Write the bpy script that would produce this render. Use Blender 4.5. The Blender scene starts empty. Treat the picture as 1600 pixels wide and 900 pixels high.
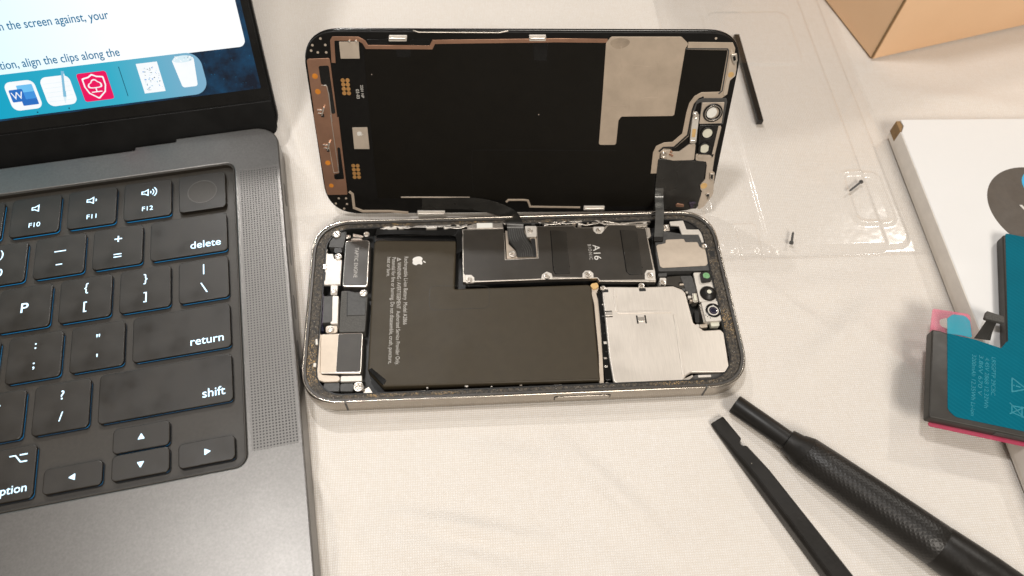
import bpy, bmesh, math, random
from mathutils import Matrix, Vector
random.seed(7)
SC = bpy.context.scene
COL = SC.collection
S = 0.001                                   # everything below is written in millimetres

# ------------------------------------------------------------------ camera, world, lamps, exposure
cam = bpy.data.objects.new('camera', bpy.data.cameras.new('camera'))
COL.objects.link(cam)
cam.matrix_world = Matrix((
    (0.997629, 0.033553, -0.060094, 0.0544603),
    (-0.059434, 0.860285, -0.506337, -0.0945057),
    (0.034708, 0.508707, 0.860240, 0.2364041),
    (0, 0, 0, 1)))
cam.data.sensor_width = 36.0
cam.data.lens = 26.7958
cam.data.clip_start = 0.005
cam.data.clip_end = 50
cam.data.dof.use_dof = True
cam.data.dof.focus_distance = 0.258
cam.data.dof.aperture_fstop = 15.0
SC.camera = cam

W = bpy.data.worlds.new('World'); SC.world = W; W.use_nodes = True
W.node_tree.nodes['Background'].inputs['Color'].default_value = (1.0, 0.87, 0.72, 1)
W.node_tree.nodes['Background'].inputs['Strength'].default_value = 0.195

def lamp(name, loc, target, size, watts, col):
    d = bpy.data.lights.new(name, 'AREA'); d.shape = 'DISK'; d.size = size; d.energy = watts; d.color = col
    o = bpy.data.objects.new(name, d); COL.objects.link(o)
    o.location = loc
    o.rotation_euler = (Vector(target) - Vector(loc)).to_track_quat('-Z', 'Y').to_euler()
    return o
lamp('ceiling_lamp', (-0.31, 0.18, 1.50), (0.05, 0.05, 0), 0.15, 9.0, (1.0, 0.98, 0.965))
dl_ = lamp('desk_lamp', (-0.09, 0.49, 0.55), (-0.12, 0.0, 0), 0.022, 0.27, (1.0, 0.97, 0.94))
dl_.data.spread = math.radians(62)
lamp('ceiling_lamp', (1.05, 0.75, 1.25), (0.08, 0.03, 0), 0.12, 5.2, (1.0, 0.95, 0.88))
lamp('ceiling_lamp', (0.35, -1.10, 1.30), (0.08, 0.03, 0), 0.6, 20.0, (1.0, 0.925, 0.835))

SC.view_settings.view_transform = 'Standard'
SC.view_settings.look = 'None'
SC.view_settings.exposure = 0.0
SC.view_settings.gamma = 1.0
SC.view_settings.use_curve_mapping = False
SC.render.resolution_x = 1024; SC.render.resolution_y = 576
SC.cycles.max_bounces = 8
SC.cycles.transparent_max_bounces = 16

# ------------------------------------------------------------------ materials
def newmat(name):
    m = bpy.data.materials.new(name); m.use_nodes = True
    nt = m.node_tree
    return m, nt, nt.nodes['Principled BSDF']
def N(nt, t, **kw):
    n = nt.nodes.new(t)
    for k, v in kw.items():
        if k in n.inputs.keys(): n.inputs[k].default_value = v
        else: setattr(n, k, v)
    return n
def mixc(nt, fac, a, b, blend='MIX'):
    n = nt.nodes.new('ShaderNodeMix'); n.data_type = 'RGBA'; n.blend_type = blend
    for i, v in ((0, fac), (6, a), (7, b)):
        if hasattr(v, 'is_linked'): nt.links.new(v, n.inputs[i])
        elif i == 0: n.inputs[0].default_value = v
        else: n.inputs[i].default_value = (*v, 1)
    return n.outputs[2]
def math_(nt, op, a, b=None):
    n = nt.nodes.new('ShaderNodeMath'); n.operation = op
    for i, v in enumerate((a, b)):
        if v is None: continue
        if hasattr(v, 'is_linked'): nt.links.new(v, n.inputs[i])
        else: n.inputs[i].default_value = v
    return n.outputs[0]
def maprange(nt, v, a, b, c=0.0, d=1.0):
    n = nt.nodes.new('ShaderNodeMapRange'); nt.links.new(v, n.inputs[0])
    for i, x in enumerate((a, b, c, d)): n.inputs[i + 1].default_value = x
    return n.outputs[0]
def texco(nt): return nt.nodes.new('ShaderNodeTexCoord').outputs['Object']
def noise(nt, co, scale, detail=3, rough=.6):
    n = N(nt, 'ShaderNodeTexNoise', Scale=scale, Detail=detail, Roughness=rough)
    nt.links.new(co, n.inputs['Vector']); return n.outputs['Fac']
def stretch(nt, co, sc):
    n = nt.nodes.new('ShaderNodeMapping'); n.inputs['Scale'].default_value = sc
    nt.links.new(co, n.inputs['Vector']); return n.outputs[0]
def bump(nt, h, bs, strength, dist):
    b = N(nt, 'ShaderNodeBump', Strength=strength, Distance=dist)
    nt.links.new(h, b.inputs['Height']); nt.links.new(b.outputs[0], bs.inputs['Normal'])
def M(name, col, rough=.5, metal=0.0, var=.12, scale=400, dust=0.0, bmp=0.0, coat=0.0, aniso=None, smudge=0.0, spec=.5, rv=.07, wav=0.0):
    """painted plastic or metal: uneven tone and gloss, optional dust specks, grain and brushing"""
    m, nt, bs = newmat(name)
    co = texco(nt)
    src = stretch(nt, co, aniso) if aniso else co
    f = noise(nt, src, scale, 4)
    lo = tuple(c * (1 - var) for c in col); hi = tuple(min(1, c * (1 + var)) for c in col)
    c = mixc(nt, maprange(nt, f, .3, .7), lo, hi)
    r = maprange(nt, noise(nt, co, 60, 3), .3, .7, max(.03, rough - rv - smudge), min(1, rough + rv))
    if dust:
        v = N(nt, 'ShaderNodeTexVoronoi', Scale=230.0, Randomness=1.0)
        nt.links.new(co, v.inputs['Vector'])
        spk = math_(nt, 'LESS_THAN', v.outputs['Distance'], .045)
        sx = nt.nodes.new('ShaderNodeSeparateColor'); nt.links.new(v.outputs['Color'], sx.inputs[0])
        pick = math_(nt, 'LESS_THAN', sx.outputs[0], dust)
        c = mixc(nt, math_(nt, 'MULTIPLY', spk, pick), c, (.42, .38, .33))
    nt.links.new(c, bs.inputs['Base Color']); nt.links.new(r, bs.inputs['Roughness'])
    bs.inputs['Metallic'].default_value = metal
    bs.inputs['Specular IOR Level'].default_value = spec
    bs.inputs['Coat Weight'].default_value = coat
    if bmp: bump(nt, noise(nt, src, scale * 3, 2), bs, bmp, .0002)
    if wav:
        b = N(nt, 'ShaderNodeBump', Strength=wav, Distance=.002); nt.links.new(noise(nt, co, 55, 3, .5), b.inputs['Height'])
        old = bs.inputs['Normal'].links[0].from_node if bs.inputs['Normal'].is_linked else None
        if old: nt.links.new(b.outputs[0], old.inputs['Normal'])
        else: nt.links.new(b.outputs[0], bs.inputs['Normal'])
    return m
def emit(name, col, strength, base=(0, 0, 0)):
    m, nt, bs = newmat(name)
    co = texco(nt)
    c = mixc(nt, maprange(nt, noise(nt, co, 150), .3, .7), tuple(x * .95 for x in col), col)
    nt.links.new(c, bs.inputs['Emission Color'])
    bs.inputs['Emission Strength'].default_value = strength
    bs.inputs['Base Color'].default_value = (*base, 1)
    bs.inputs['Roughness'].default_value = .3
    return m

m_steel = M('polished_steel', (.43, .39, .34), .21, 1, .05, 200)
m_rail = M('rim_steel', (.07, .065, .06), .45, .3, .2, 300)
m_silver = M('bright_metal', (.74, .69, .63), .34, 1, .08, 500)
m_pad = M('matte_pad_film', (.019, .016, .012), .36, 0, .12, 300, dust=.06)
m_slot = M('slot_black', (.004, .004, .004), .7, 0, .1, 300, spec=.1)
m_silver2 = M('dull_metal', (.58, .53, .47), .4, 1, .12, 500)
m_white_metal = M('pale_plated_bracket', (.64, .60, .545), .48, .3, .06, 500)
m_brushed = M('brushed_shield', (.70, .645, .58), .42, .6, .06, 500, aniso=(6, .35, 1), bmp=.06)
m_tan = M('tan_metal', (.55, .47, .385), .5, .45, .06, 250)
m_tan_disp = M('tan_shield_film', (.47, .385, .30), .5, .35, .09, 120)
m_copper = M('copper_film', (.40, .225, .15), .36, .75, .1, 150)
m_frame = M('display_edge_black', (.006, .0055, .005), .4, 0, .2, 500, dust=.02, spec=.2)
m_black = M('black_interior', (.008, .008, .008), .5, 0, .3, 500, dust=.02)
m_plastic = M('dark_grey_plastic', (.055, .054, .052), .55, 0, .2, 900, dust=.03, bmp=.2)
m_mesh = M('grey_textured_plastic', (.075, .072, .066), .7, 0, .3, 2500, dust=.05, bmp=.4)
m_battery = M('battery_wrap', (.041, .031, .017), .55, 0, .07, 300, dust=.05, bmp=.05, spec=.35, wav=.12)
m_cell = M('grey_cell_wrap', (.026, .023, .019), .45, 0, .12, 300, dust=.03, wav=.15)
m_shield = M('black_shield_film', (.026, .021, .015), .42, 0, .12, 300, dust=.05, wav=.08)
m_gloss = M('glossy_black', (.005, .005, .005), .18, 0, .2, 300, dust=.04)
m_flex = M('black_flex', (.02, .019, .017), .3, 0, .2, 300)
m_flex_grey = M('grey_flex', (.13, .13, .125), .26, .5, .15, 300)
m_disp_back = M('matte_black_film', (.0045, .0035, .002), .5, 0, .15, 200, dust=.05, spec=.18, wav=.1)
m_print = M('grey_print', (.44, .42, .39), .6, 0, .05, 500)
m_print_w = M('white_print', (.66, .64, .60), .6, 0, .05, 500)
m_gold = M('gold_contact', (.72, .39, .14), .35, .8, .1, 500)
m_orange = M('orange_pad', (.62, .22, .02), .5, .1, .2, 300)
m_amber = M('amber_film', (.66, .43, .18), .45, .2, .15, 300)
m_lensglass = M('camera_lens_glass', (.01, .012, .03), .05, 0, .2, 500, coat=1)
m_green = M('green_lens_glass', (.19, .40, .19), .15, 0, .3, 900, coat=1)
m_purple = M('purple_metal', (.055, .042, .066), .4, .5, .15, 300)
m_offwhite = M('off_white_surface', (.80, .79, .74), .4, 0, .03, 300)  # sticker white, also the bright cloth painted into the camera window
m_cream = M('cream_surface', (.66, .65, .54), .4, 0, .05, 300)
m_deck = M('grey_aluminium', (.152, .145, .137), .335, .8, rv=.015, var=.10, scale=1500, bmp=.14, dust=.008)
m_well = M('black_anodised_well', (.027, .022, .016), .45, .1, .15, 900, dust=.03)
m_key = M('black_keycap', (.013, .0095, .0055), .49, 0, .4, 70, dust=.04, smudge=.12)
m_lid = M('lid_black', (.004, .004, .004), .36, 0, .2, 200, dust=.05, spec=.22)
m_rubber = M('black_rubber', (.009, .008, .007), .42, 0, .2, 700, dust=.02, spec=.4)
m_nylon = M('black_nylon', (.010, .0085, .007), .46, 0, .25, 300, dust=.06, bmp=.25, spec=.38, smudge=.08)
m_whitebox = M('white_card', (.735, .735, .73), .42, 0, .02, 60)
m_boxside = M('white_card_side', (.80, .75, .69), .6, 0, .05, 200)
m_brown = M('brown_board', (.26, .16, .07), .8, 0, .15, 400)
m_disc = M('dark_brown_print', (.078, .062, .048), .5, 0, .1, 400)
m_cyan = M('cyan_print', (.03, .42, .72), .5, 0, .05, 300)
m_legend = emit('backlit_legend', (.50, .80, 1.0), 1.7, (.3, .3, .3))
m_glow = emit('key_backlight', (.01, .40, .90), .62)

def mat_kraft():
    m, nt, bs = newmat('orange_card'); co = texco(nt)
    f = noise(nt, co, 25, 4); g = noise(nt, stretch(nt, co, (1, 1, 14)), 300, 3)
    c = mixc(nt, maprange(nt, f, .3, .7), (.88, .58, .345), (.92, .62, .38))
    c = mixc(nt, maprange(nt, g, .35, .75, 0, .25), c, (.80, .54, .34))
    nt.links.new(c, bs.inputs['Base Color']); bs.inputs['Roughness'].default_value = .55
    bump(nt, g, bs, .1, .0003); return m
m_kraft = mat_kraft()

def mat_gunk():
    """adhesive ledge full of grit: dark grey rubber with tan and gold specks"""
    m, nt, bs = newmat('gritty_adhesive'); co = texco(nt)
    a = noise(nt, co, 900, 4, .7); b = noise(nt, co, 110, 3); k = noise(nt, co, 2200, 2)
    c = mixc(nt, maprange(nt, a, .42, .62), (.018, .016, .014), (.085, .068, .048))
    sel = math_(nt, 'MULTIPLY', maprange(nt, k, .54, .62), maprange(nt, noise(nt, co, 70, 4), .50, .64))
    c = mixc(nt, sel, c, (.40, .26, .11))
    sel2 = math_(nt, 'MULTIPLY', maprange(nt, noise(nt, co, 3000, 1), .68, .72), .8)
    c = mixc(nt, sel2, c, (.5, .45, .38))
    nt.links.new(c, bs.inputs['Base Color']); bs.inputs['Roughness'].default_value = .55
    bump(nt, a, bs, .8, .0005); return m
m_gunk = mat_gunk()

def mat_cloth():
    m, nt, bs = newmat('woven_cloth'); co = texco(nt)
    def wave(d, sc, dist):
        w = N(nt, 'ShaderNodeTexWave', wave_type='BANDS', bands_direction=d, Scale=sc, Distortion=dist, Detail=2.0)
        w.inputs['Detail Scale'].default_value = 1.5
        nt.links.new(co, w.inputs['Vector']); return w.outputs['Fac']
    wx, wy = wave('X', 430, 1.6), wave('Y', 430, 1.6)
    weave = math_(nt, 'MULTIPLY', wx, wy)
    slub = noise(nt, stretch(nt, co, (1, .16, 1)), 1900, 3)
    slub2 = noise(nt, stretch(nt, co, (.16, 1, 1)), 1900, 3)
    sl = math_(nt, 'ADD', slub, slub2)
    big = noise(nt, co, 14, 3)
    c = mixc(nt, maprange(nt, big, .3, .7), (.745, .72, .69), (.78, .76, .735))
    c = mixc(nt, maprange(nt, sl, .75, 1.25, .0, .30), c, (.62, .55, .46))
    c = mixc(nt, maprange(nt, weave, 0, .5, .36, 0), c, (.50, .41, .31))
    v = N(nt, 'ShaderNodeTexVoronoi', Scale=24.0); nt.links.new(co, v.inputs['Vector'])
    sx = nt.nodes.new('ShaderNodeSeparateColor'); nt.links.new(v.outputs['Color'], sx.inputs[0])
    spot = math_(nt, 'MULTIPLY', math_(nt, 'LESS_THAN', v.outputs['Distance'], .028), math_(nt, 'LESS_THAN', sx.outputs[0], .35))
    c = mixc(nt, math_(nt, 'MULTIPLY', spot, .55), c, (.34, .25, .15))
    nt.links.new(c, bs.inputs['Base Color']); bs.inputs['Roughness'].default_value = .9
    bs.inputs['Sheen Weight'].default_value = .15; bs.inputs['Specular IOR Level'].default_value = .2
    h = math_(nt, 'ADD', weave, math_(nt, 'MULTIPLY', sl, .7))
    bump(nt, h, bs, .42, .0003); return m
m_cloth = mat_cloth()

def mat_grille():
    """perforated aluminium: a square array of small dark holes"""
    m, nt, bs = newmat('perforated_aluminium'); co = texco(nt)
    sp = nt.nodes.new('ShaderNodeSeparateXYZ'); nt.links.new(co, sp.inputs[0])
    P = .00098
    fx = math_(nt, 'SUBTRACT', math_(nt, 'FRACT', math_(nt, 'DIVIDE', sp.outputs[0], P)), .5)
    fy = math_(nt, 'SUBTRACT', math_(nt, 'FRACT', math_(nt, 'DIVIDE', sp.outputs[1], P)), .5)
    d = math_(nt, 'SQRT', math_(nt, 'ADD', math_(nt, 'MULTIPLY', fx, fx), math_(nt, 'MULTIPLY', fy, fy)))
    hole = maprange(nt, d, .19, .26, 1, 0)
    c = mixc(nt, maprange(nt, noise(nt, co, 1800, 3), .3, .7), (.146, .139, .131), (.158, .151, .143))
    c = mixc(nt, hole, c, (.01, .01, .01))
    nt.links.new(c, bs.inputs['Base Color'])
    nt.links.new(maprange(nt, hole, 0, 1, .8, 0), bs.inputs['Metallic'])
    bs.inputs['Roughness'].default_value = .46
    bump(nt, math_(nt, 'SUBTRACT', 1.0, hole), bs, .6, .0003); return m
m_grille = mat_grille()

def mat_clear():
    m = bpy.data.materials.new('clear_plastic'); m.use_nodes = True; nt = m.node_tree
    nt.nodes.remove(nt.nodes['Principled BSDF']); out = nt.nodes['Material Output']
    t = N(nt, 'ShaderNodeBsdfTransparent', Color=(.996, .995, .994, 1))
    g = N(nt, 'ShaderNodeBsdfGlossy', Roughness=.14)
    lw = N(nt, 'ShaderNodeLayerWeight', Blend=.5)
    mx = nt.nodes.new('ShaderNodeMixShader')
    co = texco(nt)
    b = N(nt, 'ShaderNodeBump', Strength=.25, Distance=.001); nt.links.new(noise(nt, co, 60, 3), b.inputs['Height'])
    nt.links.new(b.outputs[0], g.inputs['Normal']); nt.links.new(b.outputs[0], lw.inputs['Normal'])
    fac = math_(nt, 'ADD', math_(nt, 'MULTIPLY', math_(nt, 'POWER', lw.outputs['Facing'], 2.6), .75), .028)
    nt.links.new(fac, mx.inputs[0]); nt.links.new(t.outputs[0], mx.inputs[1]); nt.links.new(g.outputs[0], mx.inputs[2])
    nt.links.new(mx.outputs[0], out.inputs['Surface']); return m
m_clear = mat_clear()

def mat_film(name, col, alpha, pattern=False):
    m, nt, bs = newmat(name); co = texco(nt)
    c = mixc(nt, maprange(nt, noise(nt, co, 80, 3), .3, .7), tuple(x * .9 for x in col), col)
    if pattern:
        w = N(nt, 'ShaderNodeTexWave', wave_type='BANDS', bands_direction='DIAGONAL', Scale=330.0, Distortion=.6)
        nt.links.new(co, w.inputs['Vector'])
        c = mixc(nt, maprange(nt, w.outputs['Fac'], .4, 1, 0, .07), c, (.02, .33, .44))
    nt.links.new(c, bs.inputs['Base Color']); bs.inputs['Alpha'].default_value = alpha
    bs.inputs['Roughness'].default_value = .5; bs.inputs['Specular IOR Level'].default_value = .06
    return m
m_bluefilm = mat_film('blue_film', (.0, .125, .185), 1, True)
m_bluetab = mat_film('pale_blue_film', (.05, .40, .52), .72)
m_pink = mat_film('pink_film', (.86, .20, .33), .42)
m_pinkshade = mat_film('pink_film_shaded', (.55, .07, .14), .75)  # same pink film, darkened in colour for the shadow under the new battery
m_bluetext = M('pale_blue_print', (.012, .225, .30), .5, 0, .2, 900)

def mat_knurl():
    m, nt, bs = newmat('knurled_rubber'); co = texco(nt)
    sp = nt.nodes.new('ShaderNodeSeparateXYZ'); nt.links.new(co, sp.inputs[0])
    ang = math_(nt, 'MULTIPLY', math_(nt, 'ARCTAN2', sp.outputs[1], sp.outputs[2]), 26.0)
    xs = math_(nt, 'MULTIPLY', sp.outputs[0], 2 * math.pi / .0016)
    a = math_(nt, 'SINE', math_(nt, 'ADD', xs, ang)); b = math_(nt, 'SINE', math_(nt, 'SUBTRACT', xs, ang))
    h = math_(nt, 'MAXIMUM', a, b)
    c = mixc(nt, maprange(nt, noise(nt, co, 300), .3, .7), (.008, .007, .006), (.012, .0105, .009))
    nt.links.new(c, bs.inputs['Base Color']); bs.inputs['Roughness'].default_value = .42
    bump(nt, h, bs, .13, .0003); return m
m_knurl = mat_knurl()

# ------------------------------------------------------------------ builders (millimetres in, metres out)
def link(name, me, mat=None, parent=None):
    o = bpy.data.objects.new(name, me); COL.objects.link(o)
    if mat is not None:
        if not isinstance(mat, (list, tuple)): mat = [mat]
        if not len(me.materials):
            for k in mat: me.materials.append(k)
    if parent: o.parent = parent
    return o
def tag(o, label, cat=None, group=None, kind=None):
    o['label'] = label
    if cat: o['category'] = cat
    if group: o['group'] = group
    if kind: o['kind'] = kind
    return o
def empty(name, M4=None, parent=None):
    o = bpy.data.objects.new(name, None); COL.objects.link(o); o.empty_display_size = .01
    if M4 is not None: o.matrix_world = M4
    if parent: o.parent = parent
    return o
def smooth(me, deg=35):
    me.shade_smooth(); me.set_sharp_from_angle(angle=math.radians(deg)); return me
def area(l): return sum(a[0] * b[1] - b[0] * a[1] for a, b in zip(l, l[1:] + l[:1])) / 2
def ccw(l): return list(l) if area(list(l)) > 0 else list(l)[::-1]
def rp(pts, r=1.0, seg=6):
    """polygon with filleted corners; r one radius or one per corner"""
    n = len(pts); out = []
    rs = r if isinstance(r, (list, tuple)) else [r] * n
    for i in range(n):
        p = Vector(pts[i]).to_2d(); a = Vector(pts[i - 1]).to_2d() - p; b = Vector(pts[(i + 1) % n]).to_2d() - p
        la, lb = a.length, b.length
        if rs[i] <= 0 or la < 1e-6 or lb < 1e-6: out.append((p.x, p.y)); continue
        a /= la; b /= lb
        th = math.acos(max(-1, min(1, a.dot(b))))
        if th > math.pi - .06 or th < .05: out.append((p.x, p.y)); continue
        d = min(rs[i] / math.tan(th / 2), la * .48, lb * .48)
        p0, p2 = p + a * d, p + b * d
        rr = d * math.tan(th / 2)
        c = p + (a + b).normalized() * (rr / math.sin(th / 2))
        a0 = math.atan2(p0.y - c.y, p0.x - c.x); a1 = math.atan2(p2.y - c.y, p2.x - c.x)
        da = (a1 - a0 + math.pi) % (2 * math.pi) - math.pi
        for k in range(seg + 1):
            t = a0 + da * k / seg
            out.append((c.x + rr * math.cos(t), c.y + rr * math.sin(t)))
    return out
def rect(x0, y0, x1, y1, r=0, seg=6):
    q = [(x0, y0), (x1, y0), (x1, y1), (x0, y1)]
    return rp(q, r, seg) if r else q
def circ(x, y, r, n=28): return [(x + r * math.cos(2 * math.pi * k / n), y + r * math.sin(2 * math.pi * k / n)) for k in range(n)]
def squircle(x0, y0, x1, y1, r, n=2.5, seg=16):
    out = []
    for cx, cy, q in ((x1 - r, y1 - r, 0), (x0 + r, y1 - r, 1), (x0 + r, y0 + r, 2), (x1 - r, y0 + r, 3)):
        for k in range(seg + 1):
            t = math.pi / 2 * k / seg
            a, b = abs(math.cos(t)) ** (2 / n) * r, abs(math.sin(t)) ** (2 / n) * r
            dx, dy = ((a, b), (-b, a), (-a, -b), (b, -a))[q]
            out.append((cx + dx, cy + dy))
    return out
def chaikin(p, it=2):
    for _ in range(it):
        q = []
        for a, b in zip(p, p[1:] + p[:1]):
            q += [(a[0] * .75 + b[0] * .25, a[1] * .75 + b[1] * .25), (a[0] * .25 + b[0] * .75, a[1] * .25 + b[1] * .75)]
        p = q
    return p
def strip(path, w):
    """outline of a band of width w along an open 2D path"""
    L, R_ = [], []
    n = len(path)
    for i, p in enumerate(path):
        a = Vector(path[max(0, i - 1)]); b = Vector(path[min(n - 1, i + 1)]); p = Vector(p)
        d = (b - a).normalized()
        if 0 < i < n - 1:
            d1 = (p - a).normalized(); d2 = (b - p).normalized(); d = (d1 + d2).normalized()
            k = 1 / max(.5, math.sqrt(max(.0, (1 + d1.dot(d2)) / 2)))
        else: k = 1
        nrm = Vector((-d.y, d.x)) * (w / 2 * k)
        L.append(tuple(p + nrm)); R_.append(tuple(p - nrm))
    return L + R_[::-1]
def prism_mesh(loops, z0, z1, bev=.1, res=2):
    if isinstance(loops[0][0], (int, float)): loops = [loops]
    cu = bpy.data.curves.new('c', 'CURVE'); cu.dimensions = '2D'; cu.fill_mode = 'BOTH'
    for k, l in enumerate(loops):
        s = cu.splines.new('POLY'); l = ccw(l)
        s.points.add(len(l) - 1)
        for p, q in zip(s.points, l): p.co = (q[0], q[1], 0, 1)
        s.use_cyclic_u = True
    bev = min(bev, (z1 - z0) * .45)
    cu.extrude = (z1 - z0) / 2 - bev; cu.bevel_depth = bev; cu.bevel_resolution = res; cu.offset = -bev
    o = bpy.data.objects.new('c', cu)
    me = bpy.data.meshes.new_from_object(o)
    bpy.data.objects.remove(o); bpy.data.curves.remove(cu)
    me.transform(Matrix.Translation((0, 0, (z0 + z1) / 2 * S)) @ Matrix.Scale(S, 4))
    return smooth(me)
def prism(name, loops, z0, z1, mat, parent=None, bev=.1, res=2):
    me = prism_mesh(loops, z0, z1, bev, res); me.name = name
    return link(name, me, mat, parent)
def join_meshes(items):
    """several (mesh, material) into one mesh with several materials"""
    bm = bmesh.new(); mats = []
    for me, mt in items:
        if mt not in mats: mats.append(mt)
        n0 = len(bm.faces); bm.from_mesh(me); bm.faces.ensure_lookup_table()
        for f in bm.faces[n0:]: f.material_index = mats.index(mt)
    me = bpy.data.meshes.new('m'); bm.to_mesh(me); bm.free()
    for k in mats: me.materials.append(k)
    return me, mats
def multi(name, items, parent=None):
    me, mats = join_meshes(items); me.name = name
    return link(name, me, mats, parent)
def natural(s, h, bold):
    me = text_mesh(s, 0, 0, 0, h=h, bold=bold); xs = [v.co.x for v in me.vertices]
    return (max(xs) - min(xs)) / S
def text_mesh(s, x, y, z, h=None, width=None, ang=0, align='LEFT', space=1.0, bold=0.0, valign='BOTTOM', fit=None):
    cu = bpy.data.curves.new('t', 'FONT'); cu.body = s; cu.extrude = .0; cu.size = 1; cu.space_character = space
    cu.offset = bold
    o = bpy.data.objects.new('t', cu); me = bpy.data.meshes.new_from_object(o)
    bpy.data.objects.remove(o); bpy.data.curves.remove(cu)
    xs = [v.co.x for v in me.vertices]; ys = [v.co.y for v in me.vertices]
    w = max(xs) - min(xs); hh = max(ys) - min(ys)
    kx = ky = 1
    if h and width: kx, ky = width / w, h
    elif width: kx = ky = width / w
    elif h: kx = ky = h
    if fit: kx *= fit[1] / natural(fit[0], h, bold)
    x0 = min(xs) if align == 'LEFT' else ((min(xs) + max(xs)) / 2 if align == 'CENTER' else max(xs))
    y0 = 0 if valign == 'BOTTOM' else (min(ys) + max(ys)) / 2
    me.transform(Matrix.Scale(S, 4) @ Matrix.Translation((x, y, z)) @ Matrix.Rotation(ang, 4, 'Z') @ Matrix.Diagonal((kx, ky, 1, 1)) @ Matrix.Translation((-x0, -y0, 0)))
    return me
def text(name, s, x, y, z, mat, parent=None, **kw):
    me = text_mesh(s, x, y, z, **kw); me.name = name
    return link(name, me, mat, parent)
def lathe_mesh(prof, n=40):
    """profile [(s, r)] turned round the local x axis"""
    bm = bmesh.new(); rings = []
    for s, r in prof:
        rings.append([bm.verts.new((s * S, r * S * math.cos(2 * math.pi * k / n), r * S * math.sin(2 * math.pi * k / n))) for k in range(n)])
    for a, b in zip(rings, rings[1:]):
        for k in range(n): bm.faces.new((a[k], a[(k + 1) % n], b[(k + 1) % n], b[k]))
    bm.faces.new(rings[0]); bm.faces.new(rings[-1][::-1])
    bmesh.ops.recalc_face_normals(bm, faces=bm.faces)
    me = bpy.data.meshes.new('lathe'); bm.to_mesh(me); bm.free(); return smooth(me, 40)
def catmull(P, n=6):
    P = [Vector(p) for p in P]; Q = [P[0] * 2 - P[1]] + P + [P[-1] * 2 - P[-2]]; out = []
    for i in range(1, len(Q) - 2):
        for k in range(n):
            t = k / n; a, b, c, d = Q[i - 1:i + 3]
            out.append(.5 * ((2 * b) + (c - a) * t + (2 * a - 5 * b + 4 * c - d) * t * t + (3 * b - a - 3 * c + d) * t ** 3))
    return out + [P[-1]]
def ribbon_mesh(left, right, th=.14, n=7, m=8):
    """flat flexible cable between two 3D edge curves"""
    A, B = catmull(left, n), catmull(right, n)
    bm = bmesh.new(); top, bot = [], []
    for i in range(len(A)):
        j0, j1 = max(0, i - 1), min(len(A) - 1, i + 1)
        nr = (B[i] - A[i]).cross((A[j1] + B[j1]) - (A[j0] + B[j0])).normalized()
        row = [A[i].lerp(B[i], k / m) for k in range(m + 1)]
        top.append([bm.verts.new((p + nr * th / 2) * S) for p in row]); bot.append([bm.verts.new((p - nr * th / 2) * S) for p in row])
    for g in (top, bot):
        for r0, r1 in zip(g, g[1:]):
            for k in range(m): bm.faces.new((r0[k], r0[k + 1], r1[k + 1], r1[k]))
    for k in (0, m):
        for i in range(len(A) - 1): bm.faces.new((top[i][k], top[i + 1][k], bot[i + 1][k], bot[i][k]))
    for e in (0, -1):
        for k in range(m): bm.faces.new((top[e][k], top[e][k + 1], bot[e][k + 1], bot[e][k]))
    bmesh.ops.recalc_face_normals(bm, faces=bm.faces)
    me = bpy.data.meshes.new('ribbon'); bm.to_mesh(me); bm.free(); return smooth(me, 50)
APPLE = [(0, .30), (-.12, .36), (-.26, .37), (-.40, .28), (-.47, .10), (-.46, -.10), (-.38, -.32), (-.25, -.48), (-.14, -.50), (0, -.45), (.14, -.50), (.26, -.48),
         (.38, -.33), (.45, -.16), (.36, -.10), (.31, .02), (.32, .16), (.42, .27), (.33, .35), (.18, .37), (.08, .33)]
LEAF = [(0, .40), (.02, .52), (.12, .64), (.21, .67), (.19, .53), (.10, .43)]
def fruit_mesh(x, y, z, size, ang):
    c, s = math.cos(ang) * size, math.sin(ang) * size
    f = lambda L: [(x + c * a - s * b, y + s * a + c * b) for a, b in chaikin(L, 2)]
    return prism_mesh([f(APPLE), f(LEAF)], z, z + .03, .0)

def screw_mesh(r):
    """pan head with a raised ring and a cross recess"""
    bm = bmesh.new(); n = 32; rings = []
    rad = [0, .12, .24, .36, .48, .60, .66, .80, .92, 1.0, 1.0]
    for q in rad:
        ring = []
        for k in range(n):
            t = 2 * math.pi * k / n; x, y = q * math.cos(t), q * math.sin(t)
            z = .42 if q < .62 else (.34 if q < .7 else (.40 if q < .9 else (.38 if q < .95 else .28)))
            if q < .55 and (abs(x) < .13 or abs(y) < .13): z = .10
            ring.append((x * r, y * r, z * r))
        rings.append(ring)
    rings[-1] = [(p[0], p[1], -.5 * r) for p in rings[-1]]
    V = [[bm.verts.new(Vector(p) * S) for p in ring] for ring in rings[1:]]
    c = bm.verts.new(Vector((0, 0, .10 * r)) * S)
    for k in range(n): bm.faces.new((c, V[0][k], V[0][(k + 1) % n]))
    for a, b in zip(V, V[1:]):
        for k in range(n): bm.faces.new((a[k], b[k], b[(k + 1) % n], a[(k + 1) % n]))
    bmesh.ops.recalc_face_normals(bm, faces=bm.faces)
    me = bpy.data.meshes.new('screw'); bm.to_mesh(me); bm.free(); return smooth(me, 30)
SCREW = screw_mesh(1.0); SCREW.materials.append(m_silver)
def screw(x, y, z, r, parent):
    o = bpy.data.objects.new('screw', SCREW); COL.objects.link(o); o.parent = parent
    o.location = (x * S, y * S, z * S); o.scale = (r, r, r); o.rotation_euler = (0, 0, random.uniform(0, 1.5)); return o

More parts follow.
